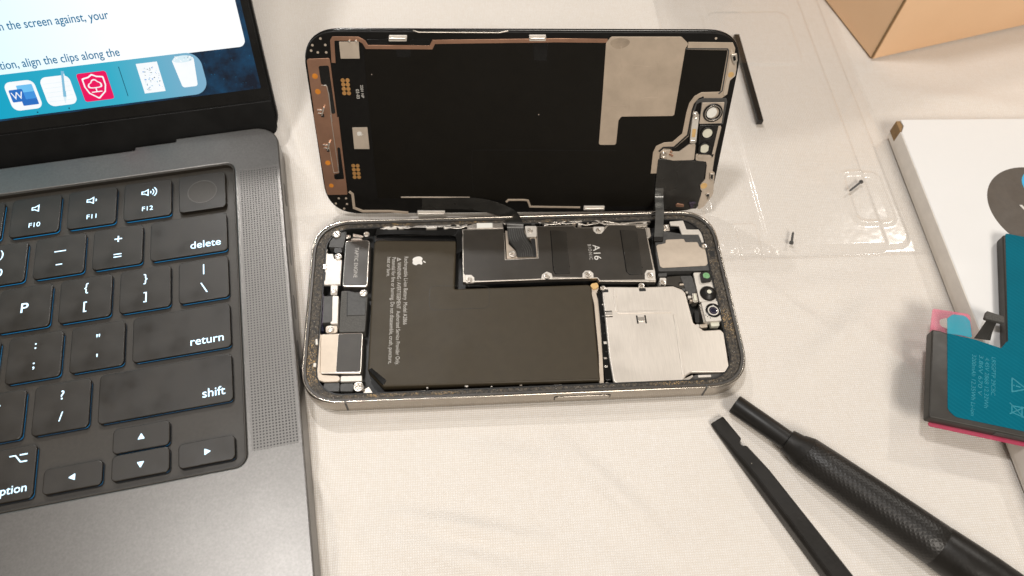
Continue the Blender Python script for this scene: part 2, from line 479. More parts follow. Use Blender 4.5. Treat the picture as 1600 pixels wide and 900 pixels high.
# ------------------------------------------------------------------ the tablecloth
def cloth():
    def axis(a, b, step, lo, hi):
        xs = [lo, lo * .6 + a * .4, lo * .3 + a * .7]
        x = a
        while x <= b: xs.append(x); x += step
        return xs + [hi * .3 + b * .7, hi * .6 + b * .4, hi]
    X = axis(-40, 300, 1.2, -900, 1000); Y = axis(-80, 215, 1.2, -700, 1100)
    ridges = [((-16, 112), (-8, 84), 3.4, .9), ((-11, 120), (2, 88), 4.0, .8), ((-14, 70), (-3, 66), 3.0, .5), ((-7, 78), (-4, 56), 2.5, .8),
              ((-9, -4), (-3, -60), 2.0, 2.6), ((-2, -6), (13, -34), 2.2, 2.3), ((13, -34), (17, -62), 2.6, 1.8), ((2, -22), (8, -50), 1.8, 1.2), ((24, -40), (78, -58), 5, 2.6), ((88, -48), (126, -78), 5, 2.0), ((170, 8), (205, 36), 5, 1.8), ((30, -34), (76, -45), 3.0, 2.4), ((84, -14), (112, -46), 3.4, 2.2), ((48, -14), (84, -22), 4.5, 1.5), ((160, 44), (186, 20), 3, 1.5), ((195, 24), (212, -2), 2.6, 1.5), ((176, -22), (214, -14), 5, .8), ((10, 128), (120, 150), 7, 1.6), ((245, 138), (320, 122), 6, 1.6), ((-18, 135), (-6, 100), 2.4, 1.8), ((-16, 108), (-4, 92), 2.0, 1.6), ((150, 38), (215, 44), 5, 1.0)]
    from mathutils import noise as NZ
    def h(x, y):
        z = -.8 + .62 * NZ.noise(Vector((x * .017 + y * .006, y * .02, 3))) + .16 * NZ.noise(Vector((x * .035 - y * .02, y * .012 + x * .01, 6))) + .12 * NZ.noise(Vector((x * .07, y * .07, 9)))
        for (x0, y0), (x1, y1), w, a in ridges:
            dx, dy = x1 - x0, y1 - y0; L2 = dx * dx + dy * dy
            t = max(0, min(1, ((x - x0) * dx + (y - y0) * dy) / L2))
            px, py = x0 + dx * t, y0 + dy * t
            if abs(x - px) > 3 * w or abs(y - py) > 3 * w: continue
            d = math.hypot(x - px, y - py) + .8 * NZ.noise(Vector((x * .1, y * .1, 5)))
            z += a * math.exp(-(d / w) ** 2) * (1 - .6 * abs(2 * t - 1))
        return z
    bm = bmesh.new()
    G = [[bm.verts.new((x * S, y * S, h(x, y) * S)) for x in X] for y in Y]
    for a, b in zip(G, G[1:]):
        for i in range(len(X) - 1): bm.faces.new((a[i], a[i + 1], b[i + 1], b[i]))
    me = bpy.data.meshes.new('tablecloth'); bm.to_mesh(me); bm.free(); me.shade_smooth()
    o = link('tablecloth', me, m_cloth)
    tag(o, 'cream woven tablecloth with soft creases under everything', 'tablecloth', kind='structure')
cloth()

# ------------------------------------------------------------------ the phone's lower half
phone = empty('opened_phone')
tag(phone, 'open phone body lying on the cloth, battery and circuit board exposed', 'phone')
PL, PW = 147.5, 71.5
housing = prism('housing', [squircle(0, 0, PL, PW, 14.5), squircle(.8, .8, PL - .8, PW - .8, 13.7)], 0.25, 7.4, m_steel, phone, .36, 4)
prism('back_panel', squircle(.9, .9, PL - .9, PW - .9, 13.6), .05, 1.6, m_black, phone, .2)
prism('inner_lip', [squircle(.7, .7, PL - .7, PW - .7, 13.8), squircle(1.5, 1.5, PL - 1.5, PW - 1.5, 13)], 6.2, 7.18, m_rail, phone, .1)
prism('adhesive_ledge', [squircle(1.4, 1.4, PL - 1.4, PW - 1.4, 13.1), rect(4.6, 3.1, PL - 4.9, PW - 2.9, 9)], 1.5, 6.55, m_gunk, phone, .25)
prism('inner_wall', [rect(4.55, 3.05, PL - 4.85, PW - 2.85, 9), rect(5.1, 3.6, PL - 5.3, PW - 3.3, 8.5)], 1.5, 6.35, m_black, phone, .1)
# side button and antenna bands on the long side facing the camera
def side_box(name, x0, x1, z0, z1, d, mat, bev=.1, y=0.0):
    me = prism_mesh(rect(x0, z0, x1, z1, min(.9, (x1 - x0) * .3, (z1 - z0) * .45)), -d, d, bev)
    me.transform(Matrix.Translation((0, y * S, 0)) @ Matrix.Rotation(math.pi / 2, 4, 'X'))
    return link(name, me, mat, phone)
bx0 = [(82.21, -0.13)][0][0]; bx1 = [(100.29, -0.71)][0][0]
side_box('button_slot', bx0 - .35, bx1 + .35, 2.15, 5.55, .04, m_black)
side_box('side_button', bx0, bx1, 2.5, 5.2, .3, m_steel, .15)
for px in ([(14.89, 0.48)][0][0], [(132.01, 0.1)][0][0]):
    side_box('antenna_band', px - .35, px + .35, .7, 7.0, .03, m_plastic, .01)
    o = prism('antenna_band', rect(px - .35, .05, px + .35, 1.1), 7.38, 7.44, m_plastic, phone, .01)

# battery
BZ = 6.0
bat_out = [(21.83, 63.23), (51.48, 61.95), (50.46, 41.67)] + [(98.69, 41.62), (97.56, 4.72)] + [(26.53, 5.64), (21.32, 11.94)]
battery = prism('battery', rp(bat_out, [1.6, .8, .5, 1.5, .6, .8, .8]), 1.6, BZ, m_battery, phone, .7, 3)
tag(battery, 'black battery pack with printed warning')
S_ = [(32.84, 55.55), (32.66, 28.11), (30.34, 55.38), (30.4, 13.18), (28.48, 55.45), (28.05, 13.66), (26.78, 55.64), (26.66, 47.51), (30.04, 54.51), (37.74, 53.59)]
A90 = -math.pi / 2
def down_text(s, p, q, dz, mat, parent, h):
    return text_mesh(s, p[0] , p[1], dz, ang=A90 + math.atan2(q[0] - p[0], p[1] - q[1]), width=math.hypot(q[0] - p[0], q[1] - p[1]), h=h)
bl = [(down_text('Rechargeable Li-ion Battery  Model A2866', S_[0], S_[1], BZ + .03, None, None, 1.95), m_print),
      (down_text('WARNING / AVERTISSEMENT  Authorized Service Provider Only.', (S_[2][0], S_[2][1] - 2.1), S_[3], BZ + .03, None, None, 1.95), m_print),
      (down_text('Potential for fire or burning. Do not disassemble, crush, puncture,', S_[4], S_[5], BZ + .03, None, None, 1.95), m_print),
      (down_text('heat or burn.', S_[6], S_[7], BZ + .03, None, None, 1.95), m_print)]
tx, ty = S_[2][0] + .75, S_[2][1] - .85
tri = [(tx - .85, ty - .8), (tx - .85, ty + .8), (tx + .65, ty)]
tri2 = [(tx - .62, ty - .5), (tx - .62, ty + .5), (tx + .32, ty)]
bl.append((prism_mesh([tri, tri2], BZ + .01, BZ + .03, 0), m_print)); bl.append((prism_mesh(rect(tx - .5, ty - .08, tx + .2, ty + .08), BZ + .01, BZ + .03, 0), m_print))
multi('warning_print', bl, battery)
link('printed_emblem', fruit_mesh(S_[9][0], S_[9][1], BZ + .005, 4.1, A90), m_print_w, battery)
# faint raised label on the battery
q = [(41.63, 43.16), (62.74, 42.34), (62.34, 33.38), (41.58, 33.29)]
prism('label_edge', [rp(q, 2.0), rp([(a[0] + (.16 if i in (0, 3) else -.16), a[1] + (-.16 if i < 2 else .16)) for i, a in enumerate(q)], 1.9)], BZ - .02, BZ + .03, m_pad, battery, .01)
prism('battery_wrap_edge', rp([(21.47, 66.06), (51.7, 64.77), (51.78, 60.84), (51.43, 60.44), (21.76, 62.13)], .7), 1.6, 5.3, m_gloss, phone, .4)
prism('battery_corner_fold', rp([(21.4, 11.87), (22.6, 12.5), (27.7, 7.75), (26.61, 5.89)], .5), 5.0, 6.12, m_gloss, battery, .25)
def mid(*q): return [(a[0], a[1]) for a in q]
# black flexible strip above the battery
L_ = [(22.23, 65.2), (30.27, 65.12), (43.87, 64.22), (49.66, 63.81), (51.5, 62.3), (51.38, 56.8)]; R2 = [(22.75, 67.67), (30.25, 66.78), (43.89, 66.09), (51.17, 66.46), (53.78, 64.7), (53.26, 57.74)]
zz = [6.3, 6.5, 6.5, 6.6, 6.6, 5.0]
link('flex_cable', ribbon_mesh([(*p, z) for p, z in zip(L_, zz)], [(*p, z + .25) for p, z in zip(R2, zz)]), m_gloss, phone)

# taptic module
q = [(11.51, 63.32), (20.32, 63.27), (20.25, 43.48), (11.37, 43.82)]
tap = prism('vibration_motor', rp(q, 1.0), 1.6, 6.1, m_silver, phone, .35, 3)
q = [(11.85, 62.88), (19.94, 62.85), (19.81, 44.06), (11.75, 44.29)]
prism('cover_film', rp(q, .8), 6.08, 6.16, m_shield, tap, .03)
q = [(15.43, 59.99), (15.53, 47.4)]
text('printed_name', 'TAPTIC ENGINE', q[0][0] - .3, q[0][1], 6.18, m_print, tap, ang=A90, width=q[0][1] - q[1][1], h=1.9)
prism('motor_tab', rp([(13.18, 63.53), (13.85, 64.38), (16.89, 64.36), (18.0, 63.49)], .4), 4.0, 5.9, m_silver2, phone, .1)

def part(name, pts, z0, z1, mat, r=.4, bev=.12, parent=phone): return prism(name, rp(pts, r), z0, z1, mat, parent, bev)
# left end: brackets, charging port, loudspeaker
part('plastic_bracket', [(6.27, 67.2), (10.63, 67.48), (11.78, 67.44), (11.21, 63.09), (10.81, 60.42), (5.65, 60.87), (6.11, 65.01)], 1.6, 5.8, m_plastic)
part('connector', [(7.65, 60.34), (10.3, 60.46), (10.76, 58.3), (7.78, 58.07)], 1.6, 6.0, m_rubber)
br = part('metal_bracket', [(4.04, 57.97), (5.57, 58.22), (5.74, 57.74), (7.36, 57.77), (7.93, 55.71), (10.67, 55.02), (10.66, 44.86), (3.75, 44.97), (3.44, 48.07), (3.8, 53.02), (4.53, 54.66), (4.2, 55.51)], 5.0, 6.1, m_white_metal, .25)
part('bracket_tail', [(7.32, 44.95), (9.8, 44.85), (9.68, 40.99), (7.49, 41.08)], 4.8, 5.75, m_white_metal, .3)
part('bracket_clip', [(4.03, 53.3), (5.43, 53.25), (5.56, 51.16), (4.17, 51.21)], 6.0, 6.5, m_silver, .3, .2, br)
part('bracket_clip', [(4.58, 50.16), (5.41, 50.13), (5.37, 46.57), (4.95, 46.67)], 6.05, 6.14, m_plastic, .1, .02, br)
cp = part('charging_port', [(1.71, 41.33), (5.03, 42.14), (5.65, 30.12), (4.18, 26.34), (2.59, 26.85)], 1.6, 5.6, m_purple, .5)
part('port_cover', [(5.05, 40.4), (8.59, 40.26), (8.72, 29.97), (5.42, 29.92)], 1.6, 6.1, m_plastic, .3)
part('port_bar', [(8.27, 40.4), (10.37, 40.13), (10.66, 29.29), (8.14, 29.4), (8.25, 30.11), (8.72, 30.27)], 1.6, 6.2, m_white_metal, .3)
part('port_strip', [(5.1, 41.01), (5.26, 41.0), (5.57, 30.13), (5.42, 30.13)], 5.0, 6.25, m_purple, .05, .02)
part('port_clip', [(4.49, 28.98), (5.72, 29.37), (6.02, 27.12), (4.76, 27.17)], 3.0, 5.4, m_lensglass, .3)
blk = part('speaker_chamber', [(11.1, 42.58), (13.53, 42.49), (13.39, 41.93), (18.41, 41.73), (20.24, 40.43), (19.81, 26.24), (11.18, 26.42), (11.09, 33.83)], 1.6, 5.5, m_mesh, .5)
part('chamber_inset', [(13.38, 42.44), (19.77, 40.39), (19.74, 32.51), (13.71, 32.57)], 5.4, 5.75, m_plastic, .3, .1, blk)
part('chamber_seam', [(13.06, 42.45), (13.38, 42.44), (13.72, 32.39), (13.4, 32.4)], 5.4, 5.6, m_black, 0, .02, blk)
ls = part('loudspeaker', [(4.91, 25.87), (19.33, 25.82), (19.3, 10.61), (5.67, 11.13)], 1.6, 5.8, m_silver, .8, .35)
part('speaker_film', [(11.12, 25.48), (18.94, 25.47), (18.88, 11.37), (11.11, 11.58)], 5.78, 5.88, m_shield, .5, .03, ls)
part('speaker_plate', [(5.34, 25.49), (11.04, 25.48), (11.04, 11.41), (5.88, 11.55)], 5.78, 5.9, m_tan, .3, .03, ls)
part('j_bracket', [(3.01, 26.25), (5.35, 26.16), (6.01, 11.58), (6.7, 10.52), (12.53, 10.0), (12.53, 7.95), (7.41, 8.01), (5.02, 8.97), (3.46, 11.26), (3.16, 16.49), (3.38, 20.02)], 5.2, 6.3, m_tan, 1.2, .2)
part('bracket_slot', [(3.71, 21.2), (4.81, 21.43), (4.8, 20.35), (3.86, 20.21)], 6.2, 6.36, m_black, .3, .02)
part('bracket_clip', [(3.66, 23.53), (4.46, 23.59), (4.77, 21.33), (3.9, 21.28)], 6.2, 6.8, m_white_metal, .3, .2)
part('bracket_clip', [(3.66, 14.66), (4.67, 14.71), (4.7, 13.23), (3.68, 13.27)], 6.2, 6.9, m_white_metal, .3, .2)
part('bracket_slot', [(4.17, 16.84), (4.87, 16.98), (4.85, 14.97), (4.23, 14.91)], 6.2, 6.36, m_plastic, .3, .02)
part('metal_tab', [(12.68, 10.04), (19.52, 9.91), (19.64, 7.94), (12.71, 8.08)], 4.5, 5.9, m_white_metal, .3)
part('rubber_block', [(7.47, 7.67), (12.51, 7.61), (12.52, 4.66), (7.19, 4.81)], 2.0, 6.0, m_plastic, .5)
part('rubber_block', [(12.69, 7.27), (16.96, 7.33), (16.85, 4.46), (12.75, 4.65)], 2.0, 6.0, m_plastic, .5)
part('metal_tab', [(6.55, 29.04), (10.39, 29.11), (10.63, 26.25), (6.68, 26.32)], 4.5, 5.4, m_tan, .8)
part('spring_contact', [(28.61, 3.91), (40.31, 4.2), (40.46, 2.72), (28.63, 2.85)], 3, 5.2, m_silver2, .2)
part('spring_contact', [(27.86, 3.53), (29.75, 3.28), (29.61, 2.48), (28.11, 2.71)], 3, 5.8, m_white_metal, .2)
part('spring_contact', [(65.02, 2.68), (68.85, 2.84), (68.88, 1.93), (64.98, 2.03)], 3, 5.9, m_white_metal, .2)
part('grey_gasket', [(40.3, 3.88), (64.71, 4.02), (72.4, 4.09), (72.23, 1.62), (40.3, 2.08)], 2, 5.0, m_mesh, .3)
part('spring_contact', [(74.02, 3.1), (81.74, 3.42), (84.08, 3.65), (84.76, 2.62), (81.62, 1.94), (73.94, 2.12)], 3, 5.6, m_silver2, .3)
part('spring_contact', [(81.77, 3.75), (84.71, 3.79), (85.1, 2.94), (82.04, 2.42)], 3, 6.1, m_white_metal, .3)
part('spring_contact', [(19.86, 5.09), (21.75, 6.48), (23.4, 3.66), (23.03, 3.05), (20.32, 3.17)], 2, 4.8, m_silver2, .3)

# logic board under its shield
LZ = 6.6
lb = [(53.66, 66.39), (69.07, 66.3), (68.98, 52.82), (80.68, 53.07), (81.07, 66.77)] + [(94.73, 66.86), (95.73, 65.7), (102.02, 65.66), (106.02, 65.57), (107.7, 66.54), (118.14, 66.45), (118.31, 65.0), (121.82, 64.79), (121.71, 60.33), (122.15, 46.09), (121.83, 41.32), (101.66, 42.3), (100.93, 43.65)] + [(85.06, 43.86), (57.33, 43.69), (53.42, 43.85)]
board = prism('logic_board', rp(lb, .3), 4.6, LZ, m_silver2, phone, .15)
tag(board, 'black shielded circuit board with white print')
lf = [(54.09, 66.01), (68.97, 65.93), (68.67, 52.4), (80.87, 52.71), (81.34, 66.48)] + [(94.68, 66.4), (95.62, 65.43), (101.83, 65.34), (101.84, 64.13), (102.79, 62.77), (104.82, 62.69), (105.98, 64.08), (107.73, 66.17), (117.77, 66.0), (118.19, 64.72), (121.43, 64.43), (121.37, 60.07), (121.53, 46.1), (119.14, 46.28), (118.29, 44.97), (117.98, 42.4), (101.96, 42.77), (101.14, 43.96), (99.62, 44.02), (99.8, 45.67), (98.8, 46.88), (97.01, 46.95), (96.0, 45.82), (95.72, 44.25)] + [(85.21, 44.75), (84.91, 46.21), (83.19, 46.98), (81.49, 45.72), (81.13, 44.24), (57.56, 44.16), (57.4, 45.61), (56.3, 46.47), (54.38, 46.75), (53.8, 47.39)]
prism('shield_film', rp(lf, .25), LZ - .02, LZ + .07, m_shield, board, .03)
def outline_plate(q, r, z, parent, mat, w=.14):
    prism('raised_pad', rp(q, r), z, z + .16, m_pad, parent, .08)
    e = rp(q, r)
    c = Vector((sum(p[0] for p in q) / len(q), sum(p[1] for p in q) / len(q)))
outline_plate([(112.03, 64.17), (118.22, 63.28), (117.49, 44.53), (112.84, 44.63), (111.92, 45.79)], .8, LZ + .05, board, m_black)
outline_plate([(86.14, 64.82), (91.95, 63.95), (91.46, 45.91), (86.12, 45.91)], .8, LZ + .05, board, m_black)
for nm, a, b in (('pocket_edge', [(111.89, 63.95), (111.77, 46.0), (112.83, 44.55), (117.34, 44.71)], None), ('pocket_edge', [(86.12, 64.6), (85.66, 47.59), (86.3, 45.9), (91.36, 46.04)], None)):
    prism(nm, strip(a, .3), LZ + .02, LZ + .12, m_slot, board, .01)
for p in [(112.1, 62.74), (117.78, 62.53), (112.13, 47.33), (117.64, 47.46), (112.94, 44.87), (117.09, 44.72)] + [(86.04, 62.79), (91.61, 62.77), (85.91, 48.75), (91.56, 48.79)]:
    prism('weld_dot', circ(*p, .22, 10), LZ + .02, LZ + .17, m_slot, board, .01)
q = [(101.09, 57.67), (103.68, 51.2), (99.15, 57.92), (98.99, 51.29)]
text('printed_name', 'A16', q[0][0] - .15, q[0][1] + .1, LZ + .09, m_print_w, board, ang=A90, width=(q[0][1] - q[1][1]) * 1.0, h=3.6)
text('printed_name', 'BIONIC', q[2][0], q[2][1] + .1, LZ + .09, m_print, board, ang=A90, width=q[2][1] - q[3][1], h=1.75, space=1.35)
# notch with the connector of the display cable
part('connector_plate', [(69.56, 66.18), (69.41, 53.54), (80.76, 53.76), (81.05, 67.12), (76.81, 67.26), (76.28, 64.83), (78.64, 61.86), (79.35, 56.6), (73.4, 54.24), (72.84, 56.84), (70.49, 59.97), (70.45, 65.7)], 4.0, 5.6, m_tan, .2)
part('connector_gap', [(78.72, 62.01), (80.29, 61.96), (80.3, 53.92), (79.14, 53.88)], 5.4, 5.72, m_black, .2, .02)
part('white_sticker', [(59.15, 68.88), (64.94, 68.77), (64.91, 66.71), (59.14, 66.73)], 5.6, 6.75, m_offwhite, .1, .02)
part('metal_bar', [(55.55, 68.88), (68.59, 68.87), (69.01, 66.44), (55.56, 66.56)], 4, 6.5, m_silver2, .3)
for p, w in (([(34.57, 68.44), (46.26, 68.31), (52.33, 67.24), (58.02, 69.05), (68.44, 69.56), (70.27, 68.34)], 1.0), ([(78.39, 69.21), (80.83, 70.0), (83.07, 68.18), (87.79, 67.73), (92.21, 69.03), (97.46, 68.84), (99.91, 69.34), (103.7, 68.92), (106.36, 67.08), (113.81, 67.11), (123.78, 67.64)], .7),
             ([(83.95, 67.13), (88.37, 68.72), (92.1, 67.72), (96.45, 68.15), (99.19, 66.89), (103.07, 67.34), (106.55, 68.38), (116.14, 66.3), (122.65, 66.36)], .5), ([(23.0, 66.85), (28.04, 69.24), (33.65, 67.9), (38.31, 69.45), (46.27, 69.46)], .9)):
    prism('frame_strip', strip(p, w), 4.5, 6.5, m_silver, phone, .12)
for q in ([(24.65, 69.0), (28.47, 69.71), (30.21, 67.76), (26.82, 67.25)], [(30.18, 69.65), (33.18, 69.76), (33.45, 67.86), (30.64, 67.54)], [(40.47, 68.87), (44.42, 68.94), (44.4, 67.47), (40.63, 67.39)], [(46.06, 69.52), (49.94, 69.59), (52.49, 68.03), (47.31, 66.95)], [(49.34, 69.15), (51.91, 69.51), (53.32, 67.67), (49.67, 67.35)]):
    part('spring_contact', q, 4.5, 6.4, m_white_metal, .3, .15)
for q in ([(11.39, 66.57), (13.21, 66.07), (13.18, 65.19), (11.66, 64.81)], [(13.88, 66.93), (16.79, 66.16), (18.25, 65.45), (16.84, 65.06), (13.96, 65.39)]):
    part('spring_contact', q, 3, 5.2, m_silver2, .2, .1)
part('amber_flex', [(99.08, 42.35), (101.07, 42.69), (101.48, 41.03), (100.61, 40.24), (99.17, 40.09), (98.45, 41.55)], 3, 5.2, m_amber, .4)
for q in ([(118.08, 66.49), (122.28, 66.52), (122.15, 65.17), (118.33, 65.13)], [(121.75, 64.95), (123.08, 64.37), (122.91, 60.8), (121.95, 59.86), (121.59, 60.41)]): part('board_clip', q, 5, 6.75, m_silver2, .2, .1)
for q in ([(54.27, 46.74), (56.48, 46.65), (57.5, 45.46), (57.33, 43.54), (54.46, 43.37)], [(81.01, 44.06), (81.51, 45.9), (83.27, 47.04), (84.83, 46.19), (85.12, 43.82)], [(95.69, 43.99), (96.03, 45.8), (97.07, 46.84), (98.85, 46.78), (99.83, 45.65), (99.72, 43.75)], [(102.1, 65.8), (106.17, 65.66), (105.82, 63.97), (104.81, 62.67), (102.79, 62.75), (102.02, 64.11)], [(117.9, 42.39), (118.28, 44.95), (119.27, 46.25), (122.16, 46.23), (121.68, 41.83)], [(76.76, 67.0), (81.1, 66.85), (80.82, 62.19), (79.72, 62.23), (77.17, 62.23)]):
    part('screw_tab', q, 6.0, 6.72, m_white_metal, .35, .08)

rc = random.Random(11)
for q, z0, n in (([(26.65, 68.28), (48.61, 69.52)], 6.45, 9), ([(79.75, 68.15), (121.82, 67.27)], 6.4, 16), ([(37.12, 5.59), (95.75, 3.43)], 4.9, 6), ([(22.88, 38.06), (21.88, 16.12)], 5.0, 5), ([(2.14, 66.73), (4.84, 67.76)], 5.6, 3), ([(1.94, 46.63), (1.62, 38.9)], 5.3, 4), ([(102.1, 34.91), (100.14, 8.06)], 5.5, 8), ([(130.69, 42.19), (133.78, 33.64)], 5.3, 6)):
    for k in range(n):
        t = (k + rc.uniform(.1, .9)) / n
        x = q[0][0] + (q[1][0] - q[0][0]) * t + rc.uniform(-.35, .35); y = q[0][1] + (q[1][1] - q[0][1]) * t + rc.uniform(-.35, .35)
        w, h = rc.uniform(.25, .8), rc.uniform(.2, .5)
        prism('small_component', rect(x - w, y - h, x + w, y + h, .12, 3), 3.5, z0 + rc.uniform(-.1, .15), rc.choice([m_silver2, m_silver, m_plastic, m_tan, m_rubber, m_gold, m_white_metal, m_slot]), phone, .08)

# big brushed shield on the right
RZ = 6.3
q = [(102.22, 39.96), (104.85, 40.19), (114.68, 39.7), (118.29, 39.56), (127.76, 39.63), (130.65, 38.08), (131.65, 36.6), (132.02, 30.04), (132.33, 24.7), (134.32, 22.62), (135.29, 21.53), (141.23, 21.7), (142.14, 20.36), (141.34, 6.96), (140.07, 5.73), (128.26, 6.15), (126.33, 5.07), (124.44, 2.58), (115.47, 2.98), (103.09, 2.9), (101.76, 4.07), (101.47, 13.16), (101.98, 28.58)]
cs = prism('camera_shield', rp(q, [.3, .3, .3, .3, 1, 1, .8, .6, .6, 1, 1, 1, 1.2, 1.2, 1.2, 1, .8, .8, .2, 1.2, 1.2, .4, .4]), 4.8, RZ, m_brushed, phone, .45, 4)
tag(cs, 'large brushed silver shield plate over the camera')
for p in ([(106.45, 29.65), (110.59, 29.48), (116.28, 29.47), (125.18, 29.21)], [(126.13, 28.11), (126.02, 19.71), (125.69, 11.09), (125.41, 5.08)], [(106.67, 39.43), (106.37, 34.83), (106.23, 30.09)]):
    prism('embossed_rib', strip(p, 1.0), RZ - .12, RZ + .24, m_brushed, cs, .2, 3)
for p in ([(102.15, 29.32), (103.37, 29.22), (104.41, 29.28)], [(113.59, 26.73), (114.43, 26.64), (115.29, 26.71)]):
    x, y = p[1]
    prism('spring_latch', rect(x - 1.3, y - .85, x + 1.3, y + .85, .3), RZ - .1, RZ + .22, m_silver, cs, .12)
    for s in (-1, 1): prism('latch_slot', rect(x - 1.25, y + s * 1.08 - .2, x + 1.25, y + s * 1.08 + .16) if abs(x - [(103.37, 29.22)][0][0]) < 1 else rect(x + s * 1.45 - .26, y - 1.6, x + s * 1.45 + .26, y + 1.6), RZ - .05, RZ + .03, m_slot, cs, .01)
for p in [(116.22, 38.8), (102.85, 38.88)]:
    prism('latch_slot', rp([(p[0] - .9, p[1] - 1), (p[0] + 1.5, p[1] - 1), (p[0] + 1.5, p[1] + .2), (p[0] - .9, p[1] + .2)], .2), RZ - .05, RZ + .03, m_black, cs, .01)
prism('plate_notch', rect(*[(115.34, 2.74)][0], *[(115.74, 3.59)][0]), 4.9, RZ + .02, m_black, cs, .01)
part('tan_strip', [(98.55, 38.82), (100.02, 39.91), (100.84, 34.16), (99.6, 14.24), (98.81, 3.84), (97.23, 3.66), (98.33, 14.3), (99.03, 34.23)], 1.6, 4.9, m_tan, .3)
part('black_channel', [(100.69, 38.66), (102.26, 39.7), (102.09, 28.85), (101.57, 13.39), (101.51, 5.02), (99.38, 4.88), (99.9, 18.52)], 1.6, 5.4, m_gloss, .4)
part('solder_blob', [(97.59, 2.87), (99.55, 4.23), (101.73, 3.65), (102.88, 2.16), (98.84, 2.1)], 2, 5.6, m_white_metal, .5, .3)
part('amber_flex', [(98.95, 42.25), (101.13, 42.57), (101.54, 40.91), (100.03, 37.71), (98.83, 36.54), (98.85, 39.79)], 2, 4.6, m_tan, .4)
part('rubber_gasket', [(126.86, 3.95), (129.66, 5.53), (141.15, 5.66), (143.07, 7.16), (144.11, 6.62), (143.03, 3.72), (139.46, 1.93), (132.07, 1.39), (122.63, 1.81), (125.07, 2.81)], 2, 5.4, m_mesh, .6)
part('metal_tab', [(130.38, 5.26), (134.8, 5.17), (134.78, 4.38), (130.31, 4.39)], 4, 5.9, m_white_metal, .2)
part('bracket_edge', [(125.43, 4.08), (128.62, 5.4), (128.7, 4.56), (126.38, 3.06), (124.97, 2.79)], 4, 6.0, m_silver2, .2)

# upper right module: black block, tan plate, bent bracket
mod = part('antenna_module', [(124.86, 63.89), (128.22, 63.53), (134.6, 62.1), (141.55, 61.61), (141.52, 58.28), (143.71, 55.13), (143.64, 47.28), (143.1, 45.71), (123.64, 46.13), (123.84, 53.53)], 1.6, 5.9, m_plastic, .5)
part('module_plate', [(124.36, 56.64), (124.88, 57.38), (127.98, 57.92), (128.32, 59.52), (135.36, 59.64), (135.26, 58.13), (140.03, 58.05), (140.3, 56.06), (141.45, 54.99), (142.5, 54.67), (142.04, 48.58), (141.24, 47.7), (125.24, 47.39), (124.42, 48.11)], 5.8, 6.15, m_tan, .7, .15, mod)
part('bent_bracket', [(131.03, 67.46), (136.31, 67.76), (136.83, 63.67), (143.4, 63.44), (143.35, 57.7), (141.44, 57.77), (140.91, 61.31), (134.69, 61.53), (134.24, 65.4), (131.14, 65.7)], 5.5, 6.3, m_white_metal, .3, .15)
part('black_block', [(136.62, 67.53), (141.41, 67.51), (141.4, 64.2), (136.74, 64.12)], 1.6, 5.9, m_rubber, .5)
part('black_block', [(141.88, 67.21), (143.45, 66.91), (143.8, 64.47), (142.17, 64.43)], 1.6, 5.3, m_plastic, .5)
part('screw_tab', [(128.22, 66.29), (130.67, 66.45), (130.66, 63.54), (127.95, 63.4)], 5, 6.0, m_silver2, .3)
for q in ([(143.44, 57.29), (145.67, 57.45), (145.64, 56.51), (143.45, 56.35)], [(143.91, 55.63), (145.19, 55.82), (145.12, 54.64), (143.89, 54.46)]): part('spring_contact', q, 3, 5.4, m_silver, .2)
part('side_cavity', [(143.4, 53.72), (145.07, 53.75), (145.04, 51.2), (143.35, 51.03)], 5, 6.62, m_black, .3, .02)
part('cable_block', [(123.38, 45.29), (126.5, 45.4), (126.27, 43.97), (123.25, 44.0)], 1.6, 5.8, m_plastic, .3)
part('metal_tab', [(123.67, 43.49), (125.98, 43.4), (125.54, 40.53), (123.1, 40.62)], 1.6, 5.7, m_white_metal, .4)
part('dark_flex', [(126.4, 44.3), (130.73, 44.58), (135.37, 44.41), (137.04, 40.76), (136.58, 37.25), (134.98, 33.82), (133.02, 35.64), (132.03, 38.74), (127.74, 40.68), (125.44, 40.77)], 1.6, 4.9, m_shield, .6)
part('dark_flex', [(131.24, 44.28), (135.52, 44.25), (136.13, 38.09), (134.51, 35.52), (132.53, 37.35)], 3, 5.2, m_plastic, .6)
part('small_connector', [(134.04, 36.44), (135.68, 36.6), (135.69, 32.91), (133.82, 32.73)], 3, 6.0, m_silver2, .4)
part('connector_top', [(134.37, 35.97), (135.23, 36.06), (135.2, 33.46), (134.27, 33.37)], 5.8, 6.25, m_cream, .2)
# front camera row
fp = part('camera_bracket', [(136.13, 45.09), (142.73, 45.29), (142.84, 41.07), (144.12, 39.69), (144.26, 33.11), (136.21, 33.0)], 4.6, 5.8, m_white_metal, .4)
q = [(138.22, 44.44), (141.88, 44.88), (141.78, 40.95), (138.13, 40.47)]
gb = part('sensor_block', q, 4.6, 7.0, m_rubber, .5, .2)
p = [(140.17, 42.94)][0]
prism('green_lens', circ(*p, 1.25, 24), 6.95, 7.12, m_green, gb, .08)
p = [(139.87, 36.21)][0]
def cone(name, x, y, prof, mat, parent):
    me = lathe_mesh(prof, 40); me.transform(Matrix.Translation((x * S, y * S, 0)) @ Matrix.Rotation(-math.pi / 2, 4, 'Y'))
    return link(name, me, mat, parent)
dm = cone('camera_dome', *p, [(5.6, 3.0), (6.0, 3.0), (6.5, 2.65), (7.1, 1.7), (7.4, 1.35), (7.45, 1.2), (7.25, .8), (7.2, .5)], m_rubber, phone)
cone('camera_lens', *p, [(7.1, .78), (7.26, .78), (7.32, .4), (7.34, .1)], m_cream, dm)
sq = part('camera_housing', [(136.54, 32.67), (143.98, 32.92), (144.36, 25.15), (136.79, 24.94)], 3.6, 6.3, m_white_metal, .4)
p = [(140.16, 29.12)][0]
